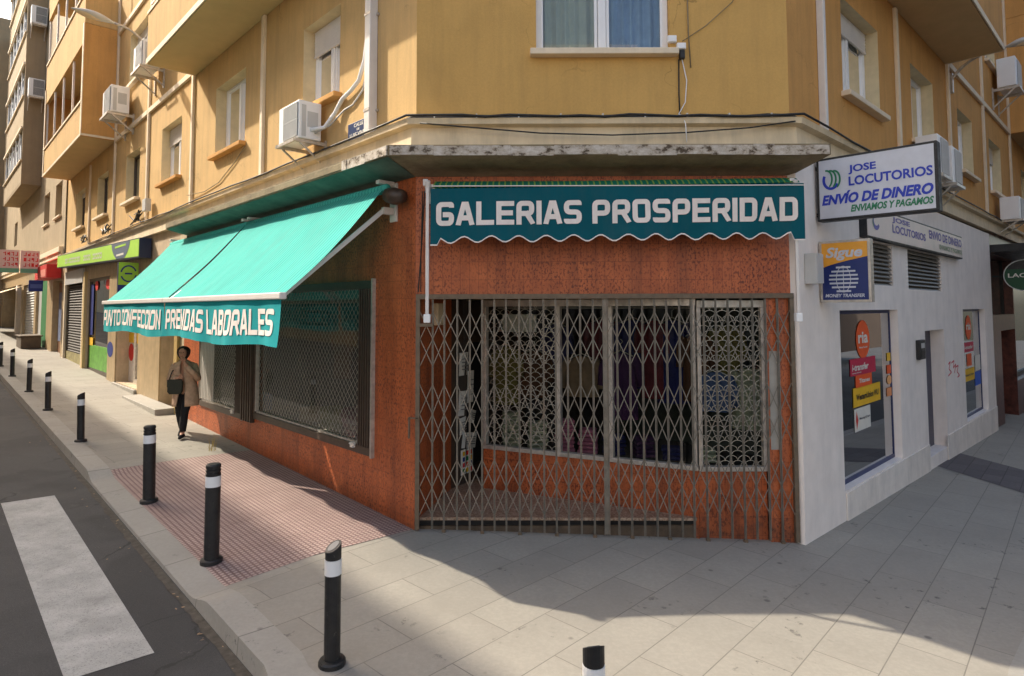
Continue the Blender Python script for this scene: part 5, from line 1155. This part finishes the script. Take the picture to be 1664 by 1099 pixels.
for f, z_, c_, wd, ln, d in ((.04, 2.0, 'olive', .15, .75, -.28), (.16, 1.95, 'brown_', .17, .6, -.2), (.26, 2.3, 'navy', .15, .7, .1), (.35, 1.9, 'tan', .2, .5, -.3), (.44, 2.36, 'red', .16, .75, -.05), (.5, 1.95, 'purple', .19, .8, -.32), (.56, 2.36, 'navy', .19, .85, -.1), (.63, 2.36, 'red', .15, .95, -.22), (.7, 2.36, 'navy', .19, 1.0, -.2), (.78, 2.2, 'brown_', .15, .8, -.25), (.84, 1.75, 'sky', .17, .45, -.3), (.9, 2.3, 'olive', .15, .9, -.1), (.97, 1.8, 'pale', .2, .7, -.2)):
    x, y = onl(f, d); nm = {'olive': 'olive', 'brown_': 'brown', 'navy': 'navy blue', 'tan': 'tan', 'red': 'dark red', 'purple': 'purple', 'sky': 'sky blue', 'pale': 'pale green'}[c_]
    garment('%s garment on a hanger, number %s from the left in the display'.replace('number %s', '%s') % (nm, ['first', 'second', 'third', 'fourth', 'fifth', 'sixth', 'seventh', 'eighth', 'ninth', 'tenth', 'eleventh', 'twelfth', 'thirteenth'][[.04, .16, .26, .35, .44, .5, .56, .63, .7, .78, .84, .9, .97].index(f)]), x, y, z_, GC[c_], wd, ln, -.36)
def folded(label, x, y, mat, sx, sy, n, z0=.69, Mx=I4, h_=.05):
    t_ = thing('folded_fabric', label, 'fabric', Mx @ T((x, y, z0)) @ Matrix.Rotation(random.uniform(-.3, .3), 4, 'Z'), 'folded fabrics on the display floor')
    for k in range(n): obj('fold', MB().box(-sx/2+random.uniform(0, .03), sx/2-random.uniform(0, .03), -sy/2, sy/2, h_*k, h_*k+h_-.006), mat, t_, bevel=.014)
for i, (f, d, c_, n, l) in enumerate(((.06, -.33, 'pale', 9, 'tall pale green stack of folded fabric at the left of the display'), (.17, -.36, 'pale', 7, 'pale green stack of folded fabric beside the tallest stack'), (.28, -.35, 'pink', 8, 'pink stack of folded fabric with a tall pile'), (.37, -.34, 'pink', 6, 'pink stack of folded fabric next to navy cloth'), (.47, -.34, 'navy', 5, 'navy stack of folded fabric left of the middle post'), (.58, -.33, 'purple', 5, 'purple stack of folded fabric right of the middle post'), (.68, -.34, 'navy', 3, 'low navy stack of folded fabric under hanging clothes'), (.8, -.3, 'pale', 3, 'low pale stack of folded fabric near the right post'))):
    x, y = onl(f, d); folded(l, x, y, GC[c_], .26, .2, n)
sg = thing('notice_board', 'blank cream board hung high behind the left display glass', 'sign', FS @ T((2.1, -.09, 2.2))); obj('sheet', MB().box(1.95, 2.42, -.09, -.075, 2.2, 2.42), PAPER, sg, FS)
for i, (t_, c_, n, l) in enumerate(((1.4, 'pale', 3, 'low pale stack of folded cloth at the near end of the left shop window'), (2.0, 'red', 6, 'dark red stack of folded cloth in the left shop window'), (2.7, 'olive', 5, 'olive stack of folded cloth in the left shop window'), (3.3, 'tan', 4, 'tan stack of folded cloth in the left shop window'), (5.4, 'sky', 4, 'sky blue stack of folded cloth in the farther left window'), (6.1, 'pale', 5, 'pale stack of folded cloth in the farther left window'))):
    folded(l, t_, -.45, GC[c_], .42, .3, n, .725, FL, .07)
for t_, c_, l in ((1.35, 'red', 'dark red garment hanging in the left shop window nearest the corner'), (1.95, 'navy', 'navy blue garment hanging in the left shop window'), (2.75, 'brown_', 'brown garment hanging in the left shop window')):
    p = FL @ Vector((t_, -.6, 2.3)); garment(l, p.x, p.y, p.z, GC[c_], .2, .8, math.atan2(dL.y, dL.x))

# ------------------------------------------------------------------ bollards
def bollard_slant(label, p, yaw=0):
    b = thing('bollard', label, 'bollard', T(p) @ Matrix.Rotation(yaw, 4, 'Z'), 'bollards along the kerb'); r = .054
    obj('post', MB().lathe([(r, .0), (r, .59)], 20), M['black'], b, smooth=False)
    obj('band', MB().lathe([(r+.002, .591), (r+.002, .69)], 20), M['pvc'], b)
    n_ = 20; lo = [(r*math.cos(2*math.pi*k/n_), r*math.sin(2*math.pi*k/n_), .691) for k in range(n_)]; hi = [(x, y, .775+.55*x) for x, y, _ in lo]
    c_ = obj('cap', MB().hexa(lo, hi), M['black'], b, bevel=.004)
    obj('reflector', MB().hexa([(x*.72, y*.6, .7755+.55*x*.72) for x, y, _ in lo], [(x*.72, y*.6, .778+.55*x*.72) for x, y, _ in lo]), col('cap_plate', 104, 108, 112, .4), c_)
    obj('base', MB().lathe([(.09, -.02), (.09, .022), (.082, .034), (r+.001, .036)], 24), M['black'], b); return b
def bollard_flat(label, p):
    b = thing('bollard', label, 'bollard', T(p), 'bollards along the kerb'); r = .068
    obj('post', MB().lathe([(r, .0), (r, .71)], 24), M['black'], b)
    obj('band', MB().lathe([(r+.002, .711), (r+.002, .81)], 24), M['pvc'], b)
    obj('cap', MB().lathe([(r, .811), (r, .835), (r-.008, .838), (r-.008, .848), (r, .851), (r, .868), (r-.008, .871), (r-.008, .881), (r, .884), (r, .91), (r-.012, .922), (.02, .925)], 24), M['black'], b)
    obj('base', MB().lathe([(.1, -.02), (.1, .03), (.09, .04), (r+.001, .042)], 24), M['black'], b); return b
def bp(t_, w_): p = FL @ Vector((t_, w_, 0)); return (p.x, p.y, zpave(t_, w_)+.004)
protoS = bollard_slant('slant topped black bollard with white band on the corner pavement, nearest whole one', bp(-1.77, 1.87), R_(48))
protoF = bollard_flat('flat topped black bollard at the near edge of the red tactile paving', bp(.62, 1.88))
copy_tree(protoF, T(bp(2.92, 1.87)) @ Matrix.Rotation(R_(-1.), 4, 'Y'), 'flat topped black bollard with scratches on the far part of the red paving')
for t_, w_, l in ((6.76, 1.98, 'slant topped black bollard, first beyond the red paving'), (10.44, 1.99, 'slant topped black bollard, second beyond the red paving'), (13.65, 1.99, 'slant topped black bollard, third beyond the red paving'), (17.38, 2.01, 'slant topped black bollard, fourth beyond the red paving'), (20.6, 2.05, 'slant topped black bollard, fifth beyond the red paving, at the left edge'), (24., 2.05, 'slant topped black bollard, sixth beyond the red paving, cut by the left edge')):
    copy_tree(protoS, T(bp(t_, w_)) @ Matrix.Rotation(R_(random.uniform(-1.6, 1.6)), 4, 'X') @ Matrix.Rotation(R_(random.uniform(-2.4, .4)), 4, 'Y'), l)
q = Vector((.398, 3.2, 0)); copy_tree(protoS, T((q.x, q.y, zg(q.x, q.y))) @ Matrix.Rotation(R_(-80), 4, 'Z'), 'slant topped black bollard cut off by the bottom edge')

# ------------------------------------------------------------------ person
pp = FL @ Vector((6.25, .56, 0)); MP = T((pp.x, pp.y, zg(pp.x, pp.y)+.005)) @ Matrix.Rotation(R_(11), 4, 'Z') @ Matrix.Diagonal((.93, .95, .965, 1))
J = [((0, 0, .88), .12), ((0, -.01, 1.06), .115), ((0, -.04, 1.24), .13), ((0, -.075, 1.37), .055), ((0, -.11, 1.44), .06), ((0, -.15, 1.50), .078), ((0, -.16, 1.57), .072), ((0, -.15, 1.615), .045),
     ((-.085, 0, .8), .088), ((-.07, -.03, .46), .058), ((-.06, .11, .12), .038), ((-.06, -.01, .045), .034), ((.085, 0, .8), .088), ((.05, -.14, .46), .058), ((.03, -.15, .09), .038), ((.03, -.28, .045), .034),
     ((-.16, -.04, 1.29), .06), ((-.25, -.04, 1.04), .048), ((-.06, -.26, 1.09), .032), ((.0, -.285, 1.1), .028), ((.16, -.04, 1.29), .06), ((.27, -.13, 1.06), .048), ((.1, -.27, 1.31), .031), ((.06, -.275, 1.39), .028)]
E_ = [(0, 1), (1, 2), (2, 3), (3, 4), (4, 5), (5, 6), (6, 7), (0, 8), (8, 9), (9, 10), (10, 11), (0, 12), (12, 13), (13, 14), (14, 15), (2, 16), (16, 17), (17, 18), (18, 19), (2, 20), (20, 21), (21, 22), (22, 23)]
me = bpy.data.meshes.new('person'); me.from_pydata([j[0] for j in J], E_, []); me.materials.append(col('skin_tone', 206, 154, 128, .6, .06))
P = bpy.data.objects.new('person', me); COL.objects.link(P); P.matrix_world = MP; W[P] = MP.copy()
sk = P.modifiers.new('skin', 'SKIN'); sk.use_smooth_shade = True
for i, d in enumerate(me.skin_vertices[0].data): d.radius = (J[i][1], J[i][1]); d.use_root = (i == 0)
sb = P.modifiers.new('sub', 'SUBSURF'); sb.levels = 2; sb.render_levels = 2
tag(P, 'person in a long beige quilted coat and black trousers standing by the left shop window', 'person')
JV = [Vector(j[0]) for j in J]
M['coat'] = quilted('quilted_coat', hexc(206, 172, 146)); TR = col('black_cloth', 26, 24, 28, .9); HAIR = col('dark_hair', 46, 32, 28, .7, .3)
prof = [(1.375, .075, .07, -.09), (1.34, .12, .1, -.075), (1.29, .168, .12, -.06), (1.2, .18, .135, -.05), (1.08, .18, .14, -.03), (.95, .195, .15, -.02), (.8, .21, .165, -.01), (.65, .222, .178, 0), (.56, .226, .182, 0)]
def coat_f(i, k):
    z, rx, ry, cy = prof[i]; a = math.pi*1.5 + R_(10) + (2*math.pi - R_(20)-.35*max(0, (i-4))/4)*k/36; r = 1+.03*math.sin(a*3+i)+.015*math.sin(a*9+i*2)
    return (rx*r*math.cos(a)+.02*(i > 4), cy+ry*r*math.sin(a), z)
obj('coat', MB().grid(coat_f, range(len(prof)), range(37)), M['coat'], P, smooth=True, solid=.02)
for ids in ((16, 17, 18), (20, 21, 22)):
    a, b, c_ = [JV[i] for i in ids]; pts = [a, a.lerp(b, .5), b, b.lerp(c_, .5), b.lerp(c_, .93)]; obj('sleeve', MB().tube(pts, [.07, .066, .062, .054, .048], 12), M['coat'], P, smooth=True)
for ids in ((8, 9, 10), (12, 13, 14)): a, b, c_ = [JV[i] for i in ids]; obj('trouser_leg', MB().tube([a, a.lerp(b, .5), b, b.lerp(c_, .5), c_+Vector((0, 0, .03))], [.1, .088, .072, .066, .056], 12), TR, P, smooth=True)
for a, b in ((10, 11), (14, 15)): 
    p0, p1 = JV[a], JV[b]; obj('shoe', MB().tube([p0+Vector((0, .05, -.045)), p0+Vector((0, 0, -.035)), p0.lerp(p1, .6)+Vector((0, 0, -.012)), p1+Vector((0, -.04, -.012))], [.032, .046, .044, .026], 10), TR, P, smooth=True)
def hair_f(i, k):
    a, b = math.pi*i/14, 2*math.pi*k/22; n_ = .012*math.sin(7*b+3*a)+.01*math.sin(13*b); front = max(0, -math.sin(b))*math.sin(a)
    r = 1 - .5*front*(1 if i > 5 else .3*i/5)
    return (.112*r*math.sin(a)*math.cos(b)*(1+n_*6), -.115+.118*r*math.sin(a)*math.sin(b)*(1+n_*5), 1.535+.11*math.cos(a)*(1.3 if i > 7 else 1))
obj('hair', MB().grid(hair_f, range(15), range(23)), HAIR, P, smooth=True)
fm = MB(); fm.tube([(0, -.232, 1.535), (0, -.252, 1.5), (0, -.236, 1.492)], [.008, .014, .01], 6); obj('nose', fm, me.materials[0], P, smooth=True)
for s in (-1, 1): obj('eye', MB().lathe([(.004, 1.526), (.01, 1.533), (.004, 1.54)], 8, (s*.03, -.228)), TR, P)
obj('mouth', MB().box(-.02, .02, -.232, -.224, 1.462, 1.469), col('lips', 150, 76, 72), P)
for base, dr, upv in ((JV[19], Vector((1, -.25, .1)).normalized(), Vector((0, 0, 1))), (JV[23], Vector((-.3, -.1, 1)).normalized(), Vector((-1, 0, 0)))):
    for k in range(4):
        o_ = base + upv*(.024-.016*k); l_ = (.06, .07, .068, .05)[k]; d2 = (dr + Vector((0, .5, 0))).normalized(); obj('finger', MB().tube([o_, o_+dr*l_*.55, o_+dr*l_*.55+d2*l_*.5], [.0095, .009, .007], 6), me.materials[0], P, smooth=True)
    obj('thumb', MB().tube([base+upv*.02-dr*.02, base+upv*.05+dr*.02, base+upv*.055+dr*.045], [.011, .01, .008], 6), me.materials[0], P, smooth=True)
bag = thing('handbag', 'dark green handbag hanging in front of the coat', 'bag', MP @ T((-.09, -.235, .8)) @ Matrix.Diagonal((.85, .9, .95, 1)))
def bag_f(i, k): a = 2*math.pi*k/20; f = i/6; q = (1 if 0 < i < 6 else .75); sx_ = math.copysign(abs(math.cos(a))**.4, math.cos(a)); sy_ = math.copysign(abs(math.sin(a))**.5, math.sin(a)); return (.155*q*sx_, .05*q*sy_*(1.1-.3*f), .27*f)
obj('pouch', MB().grid(bag_f, range(7), range(21)), col('bag_green', 44, 46, 34, .6), bag, smooth=True)
obj('flap', MB().box(-.15, .15, -.058, -.05, .13, .27), col('bag_green', 44, 46, 34), bag, bevel=.01)
obj('strap', MB().tube([(-.13, 0, .26), (-.1, .1, .42), (.05, .21, .5), (.16, .2, .52), (.2, .3, .5)], .012, 6), TR, bag, smooth=True)

# ------------------------------------------------------------------ small things
q = ground(345, 733); rr = random.Random(4); mb = MB()
for k in range(20):
    a = rr.uniform(0, 6.28); l_ = rr.uniform(.12, .34); x, y = .04*math.cos(a*3), .04*math.sin(a*2); b_ = rr.uniform(.1, .5)*l_; mb.quad((x-.002, y, 0), (x+.002, y, 0), (x+b_*math.cos(a)*.5+.002, y+b_*math.sin(a)*.5, l_*.6), (x+b_*math.cos(a)*.5-.002, y+b_*math.sin(a)*.5, l_*.6)); mb.quad((x+b_*math.cos(a)*.5-.002, y+b_*math.sin(a)*.5, l_*.6), (x+b_*math.cos(a)*.5+.002, y+b_*math.sin(a)*.5, l_*.6), (x+b_*math.cos(a), y+b_*math.sin(a), l_))
tag(obj('weed', mb, col('dry_straw', 176, 154, 96, .9, .25), None, T((q.x, q.y, zg(q.x, q.y)))), 'dry straw coloured weed growing at the corner of the red paving', 'plant')
q = ground(46, 565); cr = thing('planter_box', 'low brown box standing on the far pavement beside the green door', 'box', T((q.x, q.y, zg(q.x, q.y))) @ Matrix.Rotation(math.atan2(dL.y, dL.x), 4, 'Z'))
obj('box', MB().box(-.9, .9, -.35, .35, 0, .5).box(-.95, .95, -.4, .4, .501, .56), col('box_brown', 92, 78, 64, .8, .2), cr, bevel=.02)
# road litter: a few dry leaves in the gutter
rr = random.Random(9); lm = MB()
for k in range(70):
    t_ = rr.uniform(-1.6, 16); w_ = KW+rr.expovariate(9)+.03; p = FL @ Vector((t_, w_, 0)); z_ = zg(p.x, p.y)-.122; a = rr.uniform(0, 6.3); s_ = rr.uniform(.008, .022)
    lm.quad(*[(p.x+s_*math.cos(a+i*1.57)*(1 if i % 2 else .5), p.y+s_*math.sin(a+i*1.57)*(1 if i % 2 else .5), z_+rr.uniform(0, .008)) for i in range(4)])
obj('gutter_litter', lm, col('dry_leaf', 150, 124, 96, .9, .4), kind='stuff')
# brightly coloured bottles on the bar's back shelf, clips along the black cables
rr = random.Random(21)
for z_ in (2.55, 2.95, 3.3):
    o = obj('bar_shelf', MB().box(-14.4, -11.5, -1.1, -.85, z_-.03, z_), col('shelf_wood', 90, 54, 38), B, FR)
    for k in range(11): x = -14.3+.27*k+rr.uniform(-.04, .04); obj('bottle', MB().lathe([(.05, z_), (.052, z_+.14), (.02, z_+.2), (.018, z_+.26)], 8, (x, -.97)), [RED, YELLOW, GREEN, PAPER, ORANGE][rr.randrange(5)], o, FR)
mb = MB()
for k in range(9): x = -2.9+.47*k; mb.box(x-.008, x+.008, .002, .062, 4.6, 4.665)
tag(obj('cable_clips', mb, M['pvcgrey'], None, FC), 'small pale clips holding the black cables over the corner shop', 'clips')
